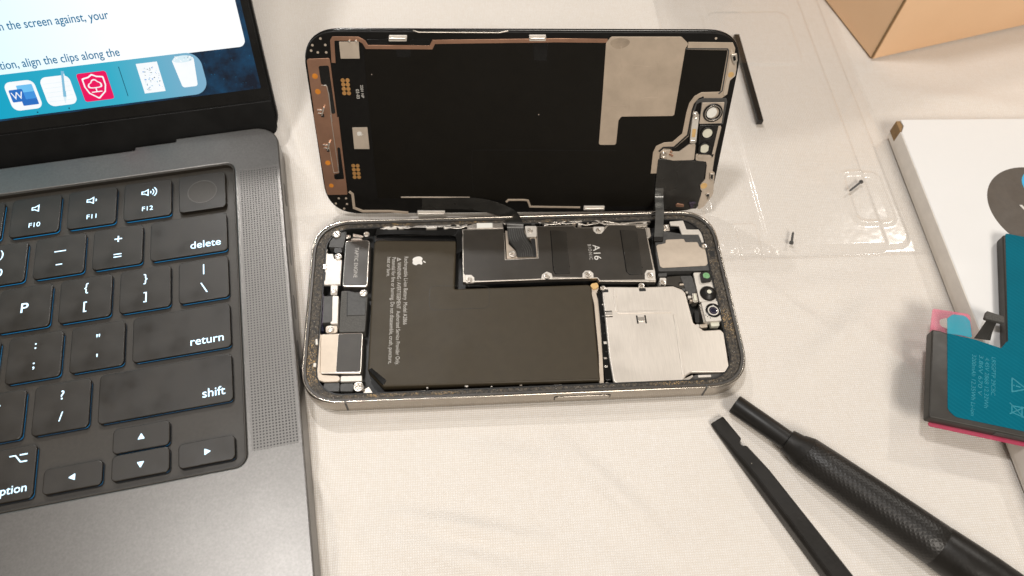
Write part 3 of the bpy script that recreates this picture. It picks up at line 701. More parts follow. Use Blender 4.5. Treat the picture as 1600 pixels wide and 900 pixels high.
cr = cone('camera_ring', *p, [(6.2, 2.75), (6.5, 2.75), (6.62, 2.55), (6.6, 2.2), (6.3, 1.9), (6.2, 1.5)], m_gloss, phone)
cone('camera_lens', *p, [(6.15, 1.6), (6.28, 1.6), (6.4, 1.0), (6.44, .2)], m_lensglass, cr)
prism('lens_ring', [circ(*p, 1.15, 28), circ(*p, .85, 28)], 6.3, 6.44, m_purple, cr, .03)
for d in [(137.16, 27.39), (137.71, 26.78), (138.55, 26.22), (138.19, 27.3)]: prism('alignment_dot', circ(*d, .2, 10), 6.28, 6.34, m_black, sq, .01)
part('camera_side', [(136.09, 32.39), (136.86, 32.9), (137.16, 25.35), (136.25, 25.12)], 2, 5.2, m_silver2, .2)
part('metal_tab', [(138.6, 25.18), (141.73, 25.32), (141.65, 23.73), (138.75, 23.54)], 3, 5.2, m_cream, .3)
part('black_block', [(133.87, 30.04), (135.4, 29.98), (135.0, 25.28), (133.48, 25.34)], 2, 5, m_rubber, .3)
part('amber_flex', [(134.87, 24.86), (137.76, 24.95), (137.61, 23.69), (135.11, 23.58)], 2, 4.4, m_tan, .2)
part('solder_blob', [(132.72, 24.1), (134.19, 24.36), (134.44, 22.87), (133.14, 22.51)], 4, 6.2, m_white_metal, .6, .4)
for q in ([(142.93, 20.06), (145.15, 20.49), (145.19, 17.12), (142.96, 16.8)], [(142.19, 16.22), (144.43, 16.64), (144.57, 11.54), (142.13, 11.65)]): part('screw_tab', q, 4, 5.7, m_silver2, .5)
part('black_block', [(142.77, 24.69), (144.96, 24.87), (145.08, 20.91), (143.38, 20.72)], 2, 5.5, m_rubber, .4)
part('black_block', [(142.19, 11.28), (144.5, 11.44), (144.38, 8.68), (142.57, 7.77)], 2, 5.5, m_rubber, .4)
part('amber_flex', [(146.29, 25.66), (146.88, 25.74), (146.89, 21.31), (146.3, 21.23)], 6.3, 6.65, m_tan, .2, .05)
for p, z, r in (([(8.3, 66.02)], 6.0, 1.45), ([(4.21, 59.12)], 5.7, 1.2), ([(9.44, 56.25)], 6.2, 1.25), ([(8.55, 42.2)], 5.9, 1.0), ([(18.87, 40.99)], 5.8, 1.35),
                ([(8.28, 27.62)], 5.6, 1.2), ([(5.15, 6.59)], 5.6, 1.55), ([(6.82, 4.62)], 5.5, 1.2), ([(18.68, 5.81)], 5.9, 1.7), ([(55.65, 44.48)], 6.85, 1.05),
                ([(71.63, 55.12)], 5.9, 1.35), ([(78.6, 64.8)], 6.6, 1.05), ([(83.07, 44.86)], 6.85, 1.1), ([(97.66, 44.96)], 6.85, 1.15), ([(119.88, 43.9)], 6.85, 1.1),
                ([(103.81, 63.87)], 6.85, .95), ([(102.57, 39.38)], 6.5, .95), ([(116.28, 39.81)], 6.5, 1.1), ([(124.31, 41.29)], 5.8, 1.0), ([(128.96, 64.91)], 6.1, 1.0),
                ([(141.98, 55.96)], 6.2, 1.05), ([(143.86, 18.26)], 5.8, 1.15), ([(143.37, 13.02)], 5.8, 1.2), ([(18.92, 66.23)], 5.2, 1.1)):
    screw(*p[0], z, r, phone)

# ------------------------------------------------------------------ the phone's display, standing on its long edge
DM = Matrix((
    (0.999639, 0.007217, -0.025873, 0.003200),
    (-0.026721, 0.365464, -0.930442, 0.078900),
    (0.002741, 0.930797, 0.365525, 0.000600),
    (0, 0, 0, 1)))
disp = empty('phone_screen', DM)
tag(disp, 'phone screen standing on its long edge behind the phone body, black inner side showing', 'phone screen')
DL, DW = 146.0, 70.0
dpart = lambda name, pts, z0, z1, mat, r=.4, bev=.05, parent=disp: prism(name, rp(pts, r), z0, z1, mat, parent, bev)
prism('glass_panel', squircle(0, 0, DL, DW, 13.5), -2.6, -1.5, m_gloss, disp, .4, 3)
prism('display_frame', squircle(.3, .3, DL - .3, DW - .3, 13.3), -1.6, -.25, m_frame, disp, .35, 3)
dpart('back_film', [(19.95, 63.99), (21.19, 63.84), (42.4, 63.88), (43.23, 65.7)] + [(99.56, 65.98), (102.97, 28.93), (106.6, 28.92), (106.59, 38.41), (107.43, 39.71), (126.14, 39.93), (126.33, 64.2), (140.63, 64.07), (141.3, 48.32), (132.02, 47.49), (130.73, 44.63), (131.61, 32.61), (127.7, 28.47), (121.88, 28.49), (121.93, 16.91), (124.33, 2.86), (75.87, 2.87), (75.27, 5.69)] + [(56.26, 6.39), (19.41, 7.18)], -.3, .0, m_disp_back, .6)
q = [(55.02, 27.03), (73.67, 26.95)] + [(107.17, 26.55)]
prism('film_seam', strip(q, .25), -.02, .03, m_frame, disp, .01)
q = [(55.02, 27.03), (54.59, 20.12), (55.11, 9.57)]
prism('film_seam', strip(q, .2), -.02, .03, m_frame, disp, .01)
dpart('dark_patch', [(30.47, 64.17), (35.42, 64.02), (34.94, 61.11), (30.62, 61.26)], -.02, .05, m_gloss, .3)
dpart('dark_patch', [(75.39, 66.39), (80.34, 66.4), (80.19, 59.86), (75.91, 60.25)], -.02, .05, m_gloss, .3)
# copper and tan shielding
prism('copper_strip', strip([(9.7, 59.24), (10.19, 66.62), (10.72, 67.36), (18.6, 67.31), (20.33, 66.27), (21.12, 64.61), (41.99, 64.5), (42.96, 66.32), (53.94, 66.5), (72.71, 66.77)] + [(83.45, 66.95), (100.0, 66.84)], 1.35), -.26, .12, m_copper, disp, .08)
ts = dpart('tan_shield', [(99.52, 66.17), (101.06, 68.22), (124.36, 68.28), (127.09, 65.93), (126.27, 64.39), (126.09, 40.15), (107.39, 39.93), (106.57, 38.46), (106.66, 28.97), (100.39, 28.99), (100.03, 48.23)], -.26, .22, m_tan_disp, .8, .1)
for p in ([(104.68, 65.02), (106.1, 53.21), (109.25, 51.58), (110.0, 41.54)], [(117.47, 60.39), (119.35, 52.39), (124.97, 51.58)], [(112.81, 41.54), (112.3, 45.78), (115.32, 47.03), (119.3, 47.03)], [(101.52, 43.94), (110.13, 43.93)], [(119.35, 46.61), (118.85, 51.41)], [(109.24, 58.41), (117.04, 57.86), (118.34, 56.83)]):
    prism('embossed_line', strip(p, .22), .18, .245, m_tan_disp, ts, .03)
dpart('shield_stain', chaikin([(100.71, 66.91), (103.61, 68.05), (107.46, 67.31), (107.3, 65.4), (104.05, 63.86), (101.28, 65.01)], 2), .2, .225, M('stained_film', (.36, .29, .22), .55, .3, .2, 200), 0, .005, ts)
prism('tan_strip', strip([(126.96, 65.21), (141.17, 65.08), (141.84, 64.0), (142.03, 61.66), (142.28, 48.82), (141.15, 47.82), (134.79, 47.65), (133.16, 46.65), (131.99, 44.54), (131.59, 41.55), (131.44, 35.45)] + [(131.37, 32.82), (127.65, 28.77), (124.36, 28.51), (122.42, 27.51), (121.84, 25.68), (122.1, 17.12)], 2.6), -.26, .1, m_tan_disp, disp, .1)
prism('strip_groove', strip([(126.41, 64.27), (140.47, 64.22), (140.98, 63.56), (141.19, 60.9), (141.49, 49.51), (140.44, 48.35)], .5), .06, .14, m_plastic, disp, .02)
prism('strip_groove', strip([(135.45, 47.18), (133.98, 46.47), (132.69, 44.57), (132.32, 42.44)] + [(132.2, 32.72), (127.97, 27.89), (124.04, 27.77), (122.59, 26.17)], .7), .06, .16, m_gloss, disp, .02)
dpart('sensor_flex', [(141.56, 64.95), (143.06, 62.47), (144.3, 60.9), (144.87, 57.33), (144.96, 54.91), (143.47, 53.29), (143.34, 47.84), (142.06, 47.84), (141.97, 57.33)], -.26, .3, m_tan, .6)
dpart('sensor_plate', [(142.71, 36.23), (143.8, 36.1), (143.43, 25.61), (143.79, 18.08), (144.78, 17.35), (145.83, 8.29), (144.93, 6.04), (143.22, 2.76), (141.09, 0.98), (140.58, 7.83), (141.53, 9.42), (140.59, 10.31), (140.19, 12.19), (141.64, 14.72), (141.23, 20.47), (140.71, 21.98), (136.7, 22.61), (136.36, 25.18), (142.71, 24.92)], -.26, .25, m_tan, .5)
for p in [(143.37, 55.36)]: prism('amber_spot', circ(*p, 1.0, 20), .2, .36, m_amber, disp, .03)
for p in [(141.64, 11.86)]: prism('amber_spot', circ(*p, 1.25, 20), .2, .34, m_amber, disp, .03)
dpart('flex_sheet', [(122.74, 23.31), (139.76, 22.28), (140.84, 21.43), (141.13, 14.45), (139.82, 12.01), (140.59, 10.04), (141.3, 8.44), (140.58, 1.88), (123.98, 0.74), (123.12, 13.01)], -.2, .35, m_flex, .6, .1)
dpart('metal_bracket', [(123.13, 26.41), (123.87, 27.05), (126.79, 27.04), (127.83, 26.21), (130.05, 26.2), (133.15, 29.02), (135.58, 29.38), (136.09, 22.83), (128.29, 22.58), (123.5, 23.73)], -.2, .4, m_tan, .5, .1)
dpart('bracket_arm', [(132.49, 41.72), (133.81, 42.02), (134.81, 40.94), (135.21, 35.71)] + [(135.14, 35.39), (135.56, 29.75), (133.2, 29.94), (132.8, 35.4), (132.69, 38.04)], .1, .8, m_white_metal, .5, .15)
dpart('amber_spot', [(133.28, 35.55), (134.61, 35.45), (134.75, 32.16), (133.48, 32.34)], .78, .85, m_amber, .4, .02)
dpart('solder_joint', [(132.93, 31.18), (135.23, 31.26), (135.32, 29.72), (133.07, 29.82)], .3, 1.1, m_silver, .5, .3)
cw = dpart('camera_frame', [(132.56, 42.4), (133.16, 46.01), (135.42, 46.85), (143.42, 46.84), (143.99, 45.57), (144.09, 37.04), (135.49, 37.06), (134.85, 45.5), (133.38, 44.74), (133.15, 41.76)], -.2, .4, m_plastic, .3, .1)
wq = dpart('camera_window', [(135.12, 45.33), (142.96, 45.49), (143.42, 37.57), (135.45, 37.33)], -.2, .65, m_tan, .2, .1)
p = [(139.49, 41.63)][0]
prism('window_ring', [circ(*p, 3.45, 36), circ(*p, 2.2, 36)], .5, 1.2, m_gloss, wq, .2)
prism('window_rim', [circ(*p, 2.9, 36), circ(*p, 2.65, 36)], 1.1, 1.26, m_silver2, wq, .05)
p = [(138.89, 41.8)][0]
prism('window_view', circ(*p, 1.98, 30), .5, 1.0, m_offwhite, wq, .05)  # opaque white disc painted as the bright cloth seen through the opening
lq = dpart('sensor_frame', [(135.52, 36.89), (142.89, 36.87), (143.28, 30.85), (142.79, 23.97), (137.74, 23.9), (136.99, 25.85)], -.2, .6, m_gloss, .4, .15)
for p, rr in zip([(138.96, 33.71), (138.93, 27.74)], (1.95, 1.7)):
    prism('window_ring', [circ(*p, rr + .65, 32), circ(*p, rr, 32)], .5, 1.1, m_rubber, lq, .2)
prism('window_view', circ(*[(138.94, 33.79)][0], 1.75, 30), .5, .9, m_cream, lq, .05)  # cream discs here paint the bright view through the sensor openings
dpart('window_view', [(137.4, 29.12), (139.63, 29.47), (140.37, 28.83), (140.51, 26.36), (139.83, 26.0), (137.7, 26.19)], .5, .9, m_cream, .4, .05, lq)
dpart('frame_edge', [(142.5, 36.52), (143.4, 36.52), (142.97, 25.47), (142.17, 25.24)], .2, .7, m_tan, .1, .05)
dpart('frame_edge', [(137.46, 25.26), (141.28, 25.01), (142.21, 24.54), (142.1, 23.98), (136.83, 24.01)], .2, .7, m_tan, .1, .05)
for q in ([(141.91, 62.62), (143.77, 63.01), (144.47, 60.66), (144.17, 58.69), (143.12, 59.48), (141.87, 61.84)], [(142.75, 17.59), (144.62, 17.43), (144.26, 15.9), (145.09, 13.71), (143.14, 14.94)], [(142.19, 8.06), (144.24, 9.29), (144.91, 6.28), (143.86, 6.04), (143.94, 8.04)]):
    dpart('spring_clip', q, .1, .9, m_silver2, .3, .2)
for q in ([(142.5, 61.88), (143.32, 62.19), (143.89, 60.7), (143.12, 60.31)], [(143.27, 16.92), (144.05, 16.92), (144.23, 14.99), (143.47, 15.38)], [(142.94, 8.61), (144.04, 8.6), (144.17, 7.6), (143.36, 7.51)]):
    dpart('clip_hole', q, .8, .95, m_gloss, .3, .02)
for p in [(124.43, 25.31)] + [(133.67, 40.52)]:
    screw(*p, .55, 1.15, disp)
for p in [(127.08, 26.35), (127.61, 24.74), (126.83, 25.2)]: prism('solder_joint', circ(*p, .45, 12), .2, .75, m_copper, disp, .15)
# chin plate on the left
cpl = dpart('chin_plate', [(1.06, 59.94), (1.5, 60.59), (8.55, 60.89), (8.67, 59.95), (8.56, 39.05)] + [(9.01, 40.64), (8.58, 8.93), (1.19, 8.89), (0.78, 11.8), (0.54, 40.66)] + [(0.86, 42.23)], -.26, .15, m_copper, .6, .1)
dpart('plate_opening', [(4.63, 58.19), (8.04, 58.42), (8.0, 54.52), (8.14, 41.42), (6.82, 41.03), (6.75, 51.15), (4.66, 51.98)], .12, .18, m_gloss, .6, .01, cpl)
dpart('plate_opening', [(7.14, 28.37), (8.1, 28.36), (8.12, 15.56), (4.65, 15.39), (4.58, 17.47), (6.6, 17.93)], .12, .18, m_gloss, .6, .01, cpl)
prism('plate_edge', strip([(4.6, 51.53), (6.37, 51.45), (6.76, 48.49), (6.55, 38.32)], .3), .12, .3, m_silver, cpl, .05)
prism('plate_edge', strip([(6.39, 40.71), (6.54, 18.49), (4.59, 18.22)], .25), .12, .28, m_silver, cpl, .05)
prism('plate_edge', strip([(4.28, 30.34), (4.68, 18.27)], .18), .12, .22, m_tan, cpl, .03)
for p, rr in zip([(3.02, 54.7), (3.23, 49.26)] + [(3.07, 22.22), (3.09, 12.83)], (.95, .95, .95, .85)):
    prism('orange_pad', circ(*p, rr, 20), .12, .19, m_orange, cpl, .02)
for c in ([(3.29, 41.83)][0], [(3.49, 28.56)][0]):
    dpart('clip_hole', [(c[0] - .2, c[1] - 1.9), (c[0] + .9, c[1] - 1.9), (c[0] + .9, c[1] - .6), (c[0] - .2, c[1] - .6)], .1, .2, m_gloss, .3, .01, cpl)
    for a, b in (((-1.2, 1.0), (.6, .9)), ((-1.0, -.2), (.3, -.3))):
        prism('spring_clip', strip([(c[0] + a[0], c[1] + a[1]), (c[0] + b[0], c[1] + b[1])], .35), .12, .7, m_silver, cpl, .1)
    prism('spring_clip', strip([(c[0] + 1.4, c[1] + 2.2), (c[0] + .2, c[1] - .9)], .5), .12, 1.3, m_silver, cpl, .15)
dpart('metal_pad', [(12.36, 66.35), (18.68, 66.44), (18.47, 60.82), (12.24, 60.77)], -.1, .35, m_tan, .15, .05)
for p in [(15.77, 66.68), (17.86, 66.69)]: prism('solder_joint', circ(*p, .42, 12), -.1, .8, m_silver, disp, .2)
for p in [(6.43, 67.25), (3.57, 65.07), (7.73, 65.15), (2.9, 63.26), (4.98, 62.66), (7.71, 62.67)] + [(5.08, 7.17), (7.76, 7.15), (3.72, 4.96), (7.81, 4.68), (6.53, 2.69)] + [(136.07, 67.65)]:
    prism('alignment_dot', circ(*p, .42, 12), -.26, -.18, m_tan, disp, .02)
for p in [(11.95, 53.1), (13.54, 53.1), (11.99, 51.64), (13.48, 51.63), (11.98, 50.09), (13.48, 50.08), (11.95, 48.56), (13.49, 48.56)] + [(11.94, 20.82), (13.49, 20.81), (11.97, 19.24), (13.48, 19.23), (11.96, 17.65), (13.48, 17.64), (11.92, 16.14), (13.49, 16.13)]:
    prism('gold_contact', circ(*p, .72, 18), -.26, -.12, m_gold, disp, .03)
chip = dpart('metal_chip', [(13.27, 35.96), (18.51, 36.03), (18.46, 27.74), (13.09, 27.76)], -.26, .3, m_tan, .1, .05)
link('printed_emblem', fruit_mesh(*[(15.64, 33.7)][0], .31, 1.9, A90), m_print_w, chip)
q = [(15.02, 49.55), (15.89, 47.63), (17.58, 51.44)]
for s_, pt in (('1-03', q[0]), ('NP', q[1])): pass
text('printed_code', '03-03', *[(15.95, 49.93)][0], -.2, m_print_w, disp, ang=A90 , h=1.5, align='LEFT')
text('printed_code', '2201 NP', *[(17.58, 51.44)][0], -.2, m_print_w, disp, ang=A90, h=1.3, align='LEFT')
for q in ([(28.64, 68.54), (34.5, 68.55), (34.22, 66.61), (28.34, 66.6)], [(74.02, 68.81), (79.59, 68.83), (79.53, 66.8), (74.16, 66.79)], [(33.9, 1.78), (44.35, 1.69), (43.92, -0.44), (33.76, -0.55)], [(96.95, 3.4), (104.95, 3.34), (104.95, 1.51), (96.91, 1.58)]):
    o = dpart('retaining_clip', q, -.3, .5, m_white_metal, .3, .15)
    x0 = min(a[0] for a in q); x1 = max(a[0] for a in q); ym = sum(a[1] for a in q) / 4
    prism('clip_ridge', rect(x0 + .3, ym - .25, x1 - .3, ym + .35, .2), .4, 1.1, m_silver, o, .25, 3)
dpart('clip_pocket', [(21.38, 67.07), (28.15, 67.39), (27.97, 65.14), (21.17, 64.97)], -.3, .05, m_gloss, .2)
dpart('clip_pocket', [(35.12, 67.11), (41.82, 66.97), (41.57, 65.01), (35.2, 65.0)], -.3, .05, m_gloss, .2)
prism('edge_foil', strip([(28.14, 7.63), (35.91, 7.57), (53.72, 7.33)], .5), -.26, .15, m_tan, disp, .1)
prism('edge_foil', strip([(9.26, 10.22), (10.38, 9.04), (10.32, 3.1), (13.38, 1.57), (23.6, 1.48), (30.39, 0.71)], 1.0), -.26, .1, m_tan_disp, disp, .1)
prism('edge_foil', strip([(67.39, 5.13), (68.24, 6.12), (74.24, 6.07)] + [(75.6, 5.81), (76.55, 3.09), (95.65, 2.62)], .8), -.26, .1, m_tan_disp, disp, .1)
prism('edge_rail', strip([(36.41, 70.08), (38.2, 69.5), (64.33, 69.42), (67.28, 70.03)], .35), -.26, .25, m_silver2, disp, .15)
# flexible cables running down into the body (display-local coordinates)
DI = DM.inverted()
def dl(x, y, z): return DI @ (Vector((x, y, z)) * S) / S
def dw(u, v, w): return Vector((u, v, w))
La = [dw(*[(28.27, 7.0)][0], .3), dw(*[(56.26, 6.21)][0], .6)]
K_ = [[(69.92, 67.78)][0], [(75.75, 67.57)][0], [(70.17, 65.06)][0], [(76.17, 64.85)][0], [(70.52, 61.04)][0], [(77.11, 61.68)][0], [(72.82, 56.81)][0], [(79.19, 57.44)][0], [(73.17, 53.78)][0], [(79.39, 53.72)][0]]
zs = [9.2, 8.0, 6.8, 6.4, 6.2]
Lf = [dl(*K_[2 * i], zs[i]) for i in range(5)]; Rt = [dl(*K_[2 * i + 1], zs[i]) for i in range(5)]
sL = [dw(*[(35.68, 2.58)][0], .2), dw(*[(52.79, 2.55)][0], .8), dw(*[(64.74, 1.2)][0], 3.2)]
sR = [dw(*[(35.93, 7.16)][0], .2), dw(*[(57.11, 7.4)][0], .8), dw(*[(69.39, 4.37)][0], 3.2)]
fc = link('display_cable', ribbon_mesh(sL + Lf, sR + Rt, .15, 8, 8), m_flex, disp)
tag(fc, 'black ribbon cable bending down to the circuit board')
for k in range(1, 8):
    t = k / 8
    A = [a.lerp(b, t - .012) for a, b in zip(Lf, Rt)]; B = [a.lerp(b, t + .012) for a, b in zip(Lf, Rt)]
    up_ = (DI.to_3x3() @ Vector((0, -.1, 1))).normalized() * .1
    link('cable_trace', ribbon_mesh([p + up_ for p in A[1:]], [p + up_ for p in B[1:]], .03, 8, 1), m_flex_grey, disp)
N_ = [[(123.99, 60.36)][0], [(127.23, 60.24)][0]]
rl = [dw(*[(123.25, 11.17)][0], .5), dw(*[(123.6, 6.88)][0], 1.2), dl(*[(125.36, 69.95)][0], 10.2), dl(*[(124.76, 65.36)][0], 8.9), dl(*[(124.37, 62.38)][0], 7.6), dl(*N_[0], 6.9)]
rr_ = [dw(*[(126.35, 11.15)][0], .5), dw(*[(126.73, 6.85)][0], 1.2), dl(*[(128.55, 69.84)][0], 10.2), dl(*[(127.89, 65.25)][0], 8.9), dl(*[(127.54, 62.27)][0], 7.6), dl(*N_[1], 6.9)]
sc_ = link('sensor_cable', ribbon_mesh(rl, rr_, .15, 8, 6), m_flex_grey, disp)
tag(sc_, 'short grey ribbon cable near the sensor end')
part('cable_connector', [(124.06, 60.94), (127.55, 60.82), (127.12, 58.65), (123.7, 58.59)], 4.5, 6.85, m_rubber, .2, .1)
part('flex_lug', [(134.62, 75.12), (137.68, 75.02), (137.66, 73.68), (134.4, 73.79)], 5, 6.6, m_copper, .3) if False else None
prism('flex_lug', rp([(131.96, 3.89), (132.64, 4.6), (135.13, 4.07), (135.46, 2.85), (132.36, 2.98)], .4), .3, .9, m_copper, disp, .2)
prism('small_connector', rp([(136.87, 4.97), (139.54, 5.25), (139.59, 4.44), (138.83, 4.24), (138.95, 2.46), (137.81, 2.47)], .3), .3, 1.2, m_purple, disp, .2)

# ------------------------------------------------------------------ laptop
LM = Matrix.Translation((-0.030742, 0.084341, 0)) @ Matrix.Rotation(0.155030, 4, 'Z')
laptop = empty('laptop', LM)
tag(laptop, 'dark grey laptop with its lid open and keyboard lit blue', 'laptop')
DZ = 11.75
U = 19.05
x0w, x1w, y0w, y1w = -278.6, 2.1, -106.4, 11.8
xl = 18.9 - 312.6
hole = rect(x0w, y0w, x1w, y1w, 3.6)
gx0, gx1, gy0, gy1 = 3.6, 17.6, -102.3, 7.2
deck_out = rp([(xl, -193.7), (18.9, -193.7), (18.9, 27.4), (-19.0, 27.4), (-19.0, 25.9), (-33.8, 25.9), (-33.8, 24.4), (-240.9, 24.4), (-240.9, 25.9), (-255.7, 25.9), (-255.7, 27.4), (xl, 27.4)], [9, 9, 9, .5, .3, .3, .4, .4, .3, .3, .5, 9], 10)
prism('base', [deck_out, hole], .8, DZ, m_deck, laptop, .5, 3)
prism('base_bottom', rect(xl + 3, -190, 16, 22, 8), .1, 1.5, m_lid, laptop, .4)
prism('speaker_grille', rect(gx0, gy0, gx1, gy1, .4), DZ - .2, DZ + .012, m_grille, laptop, .0)
prism('keyboard_well', rect(x0w - .4, y0w - .4, x1w + .4, y1w + .4, 3.6), 8.0, DZ - 1.75, m_well, laptop, .05)
prism('well_rim', [rect(x0w + .01, y0w + .01, x1w - .01, y1w - .01, 3.6), rect(x0w + .6, y0w + .6, x1w - .6, y1w - .6, 3.1)], 9.0, DZ - .12, m_well, laptop, .2)
for y, l in ((-3.0, 10.0), (-30.0, 9.0), (-52.0, 9.0), (-72.0, 14.0)):
    me = prism_mesh(rect(y - l / 2, 5.4, y + l / 2, 8.4, 1.2), -.05, .05, .01)
    me.transform(Matrix.Translation((18.9 * S, 0, 0)) @ Matrix(((0, 0, 1, 0), (1, 0, 0, 0), (0, 1, 0, 0), (0, 0, 0, 1))))
    link('side_port', me, m_lid, laptop)
KM = {}
KZ0, KZ1 = DZ - 1.25, DZ - .1
def keycap(x0, y0, x1, y1):
    k = (round(x1 - x0, 2), round(y1 - y0, 2))
    if k not in KM:
        w, h = k
        me = prism_mesh(rect(-w / 2, -h / 2, w / 2, h / 2, 1.5), KZ0, KZ1, .28, 3); me.materials.append(m_key)
        gl = prism_mesh(rect(-w / 2 + .26, -h / 2 + .26, w / 2 - .26, h / 2 - .26, 1.3), DZ - 1.66, DZ - 1.42, 0); gl.materials.append(m_glow)
        KM[k] = (me, gl)
    me, gl = KM[k]
    o = bpy.data.objects.new('key', me); COL.objects.link(o); o.parent = laptop
    o.location = ((x0 + x1) / 2 * S, (y0 + y1) / 2 * S, 0)
    g = bpy.data.objects.new('key_backlight', gl); COL.objects.link(g); g.parent = o
    return o
LZK = KZ1 + .02
def spk(cx, cy, n):
    K = lambda L: [(cx + (a - cx) * 1.3, cy + (b - cy) * 1.3) for a, b in L]
    o_ = [(cx - 1.5, cy - .55), (cx - .7, cy - .55), (cx + .45, cy - 1.25), (cx + .45, cy + 1.25), (cx - .7, cy + .55), (cx - 1.5, cy + .55)]
    i_ = [(cx - 1.18, cy - .27), (cx - .62, cy - .27), (cx + .13, cy - .74), (cx + .13, cy + .74), (cx - .62, cy + .27), (cx - 1.18, cy + .27)]
    it = [(prism_mesh([K(o_), K(i_)], LZK, LZK + .02, 0), m_legend)]
    for k in range(n):
        r = .55 + .75 * k
        pth = [(cx + .5 + r * math.cos(t), cy + r * math.sin(t)) for t in [-.8 + 1.6 * j / 8 for j in range(9)]]
        it.append((prism_mesh(strip(K(pth), .36), LZK, LZK + .02, 0), m_legend))
    return it
def legend(o, spec):
    """spec: list of (kind, string, dx, dy, size)"""
    it = []
    for kind, s, dx, dy, sz in spec:
        if kind == 't': it.append((text_mesh(s, dx, dy, LZK + .01, h=sz, align='CENTER', valign='MID', bold=.006), m_legend))
        elif kind == 'r': it.append((text_mesh(s, dx, dy, LZK + .01, h=sz, align='RIGHT', bold=.006), m_legend))
        elif kind == 'l': it.append((text_mesh(s, dx, dy, LZK + .01, h=sz, align='LEFT', bold=.006), m_legend))
        elif kind == 'bar': it.append((prism_mesh(rect(dx - sz / 2, dy - .2, dx + sz / 2, dy + .2), LZK, LZK + .02, 0), m_legend))
        elif kind == 'poly': it.append((prism_mesh(rp(s, .12, 2), LZK, LZK + .02, 0), m_legend))
        elif kind == 'spk': it += spk(dx, dy, s)
    if it: multi('legend', it, o)
def row(yc, keys, h=16.5):
    x = 0.0
    for w, spec in keys:
        a, b = x - w * U, x; x = a
        if spec is None: continue
        o = keycap(a + 1.28, yc - h / 2, b - 1.28, yc + h / 2)
        legend(o, spec(b - 1.28 - (a + 1.28)) if callable(spec) else spec)
two = lambda a, b: [('t', a, 0, 3.9, 4.3), ('t', b, 0, -3.3, 4.3)]
one = lambda a: [('t', a, 0, .1, 5.2)]
fk = lambda n: [('t', 'F%d' % n, 0, -4.0, 2.75)]
word = lambda s, side='r', dy=-5.6, sz=4.2: (lambda w: [(side, s, (w / 2 - 2.3) * (1 if side == 'r' else -1), dy, sz)])
row(0, [(1, []), (1, fk(12) + [('spk', 3, -.3, 3.2, 0)]), (1, fk(11) + [('spk', 1, -.1, 3.2, 0)]), (1, fk(10) + [('spk', 0, .4, 3.2, 0)])] + [(1, fk(k)) for k in range(9, 0, -1)] + [(1.5, word('esc', 'l'))])
row(-U, [(1.5, word('delete')), (1, [('t', '+', 0, 3.4, 5.2), ('bar', '', -.0, -3.05, 2.6), ('bar', '', 0, -4.15, 2.6)]), (1, [('bar', '', 0, 1.9, 3.8), ('bar', '', 0, -3.6, 2.1)]), (1, two(')', '0'))] +
    [(1, two(a, b)) for a, b in (('(', '9'), ('*', '8'), ('&', '7'), ('^', '6'), ('%', '5'), ('$', '4'), ('#', '3'), ('@', '2'), ('!', '1'), ('~', '`'))])
row(-2 * U, [(1, [('bar', '', 0, 99, .1)] * 0 + [('poly', [(-.2, 2.1), (.2, 2.1), (.2, 6.2), (-.2, 6.2)], 0, 0, 0), ('poly', [(.75, -5.2), (1.25, -5.2), (-.75, -1.2), (-1.2, -1.2)], 0, 0, 0)]), (1, two('}', ']')), (1, two('{', '['))] + [(1, one(c)) for c in 'POIUYTREWQ'] + [(1.5, word('tab', 'l'))])
row(-3 * U, [(1.75, word('return')), (1, two('"', "'")), (1, two(':', ';'))] + [(1, one(c)) for c in 'LKJHGFDSA'] + [(1.75, word('caps lock', 'l'))])
row(-4 * U, [(2.25, word('shift')), (1, two('?', '/')), (1, two('>', '.')), (1, two('<', ','))] + [(1, one(c)) for c in 'MNBVCXZ'] + [(2.25, word('shift', 'l'))])
y5 = -5 * U
tri_ = lambda d: [(math.cos(d + a) * 1.25, math.sin(d + a) * 1.25) for a in (0, 2.15, -2.15)]
def arrow(xc, y0, y1, d):
    o = keycap(xc - 8.25, y0, xc + 8.25, y1); legend(o, [('poly', tri_(d), 0, 0, 0)])
arrow(-.5 * U, y5 - 8.25, y5 - .45, 0); arrow(-2.5 * U, y5 - 8.25, y5 - .45, math.pi)
arrow(-1.5 * U, y5 + .25, y5 + 8.25, math.pi / 2); arrow(-1.5 * U, y5 - 8.25, y5 - .25, -math.pi / 2)
row(y5, [(3, None), (1, lambda w: [('r', 'option', w / 2 - 1.8, -5.9, 3.6), ('bar', '', w / 2 - 3.6, 5.6, 2.2), ('bar', '', w / 2 - 3.2, 3.4, 1.6), ('poly', [(w / 2 - 7.6, 5.45), (w / 2 - 6.0, 5.45), (w / 2 - 4.4, 3.25), (w / 2 - 3.8, 3.25), (w / 2 - 3.8, 3.6), (w / 2 - 4.2, 3.6), (w / 2 - 5.8, 5.8), (w / 2 - 7.6, 5.8)], 0, 0, 0)]), (1.25, word('command', 'r', -5.9, 3.2)), (5, []), (1.25, word('command', 'l', -5.9, 3.2)), (1, word('option', 'l', -5.9, 3.2)), (1, word('control', 'l', -5.9, 3.2)), (1, word('fn', 'l'))])
# round fingerprint sensor on the top right key
for o in list(laptop.children):
    if o.name.startswith('key') and not o.name.startswith('keyb') and abs(o.location.x / S + .5 * U) < .2 and abs(o.location.y) < 1e-4:
        prism('fingerprint_ring', [circ(0, 0, 5.25, 48), circ(0, 0, 4.85, 48)], KZ1 - .05, KZ1 + .08, m_rail, o, .03)
        prism('fingerprint_sensor', circ(0, 0, 4.85, 48), KZ1 - .05, KZ1 + .02, m_well, o, .0)
        for c in list(o.children):
            if c.name.startswith('key_backlight'): bpy.data.objects.remove(c)
        tag(o, 'blank top right key with a round fingerprint sensor')
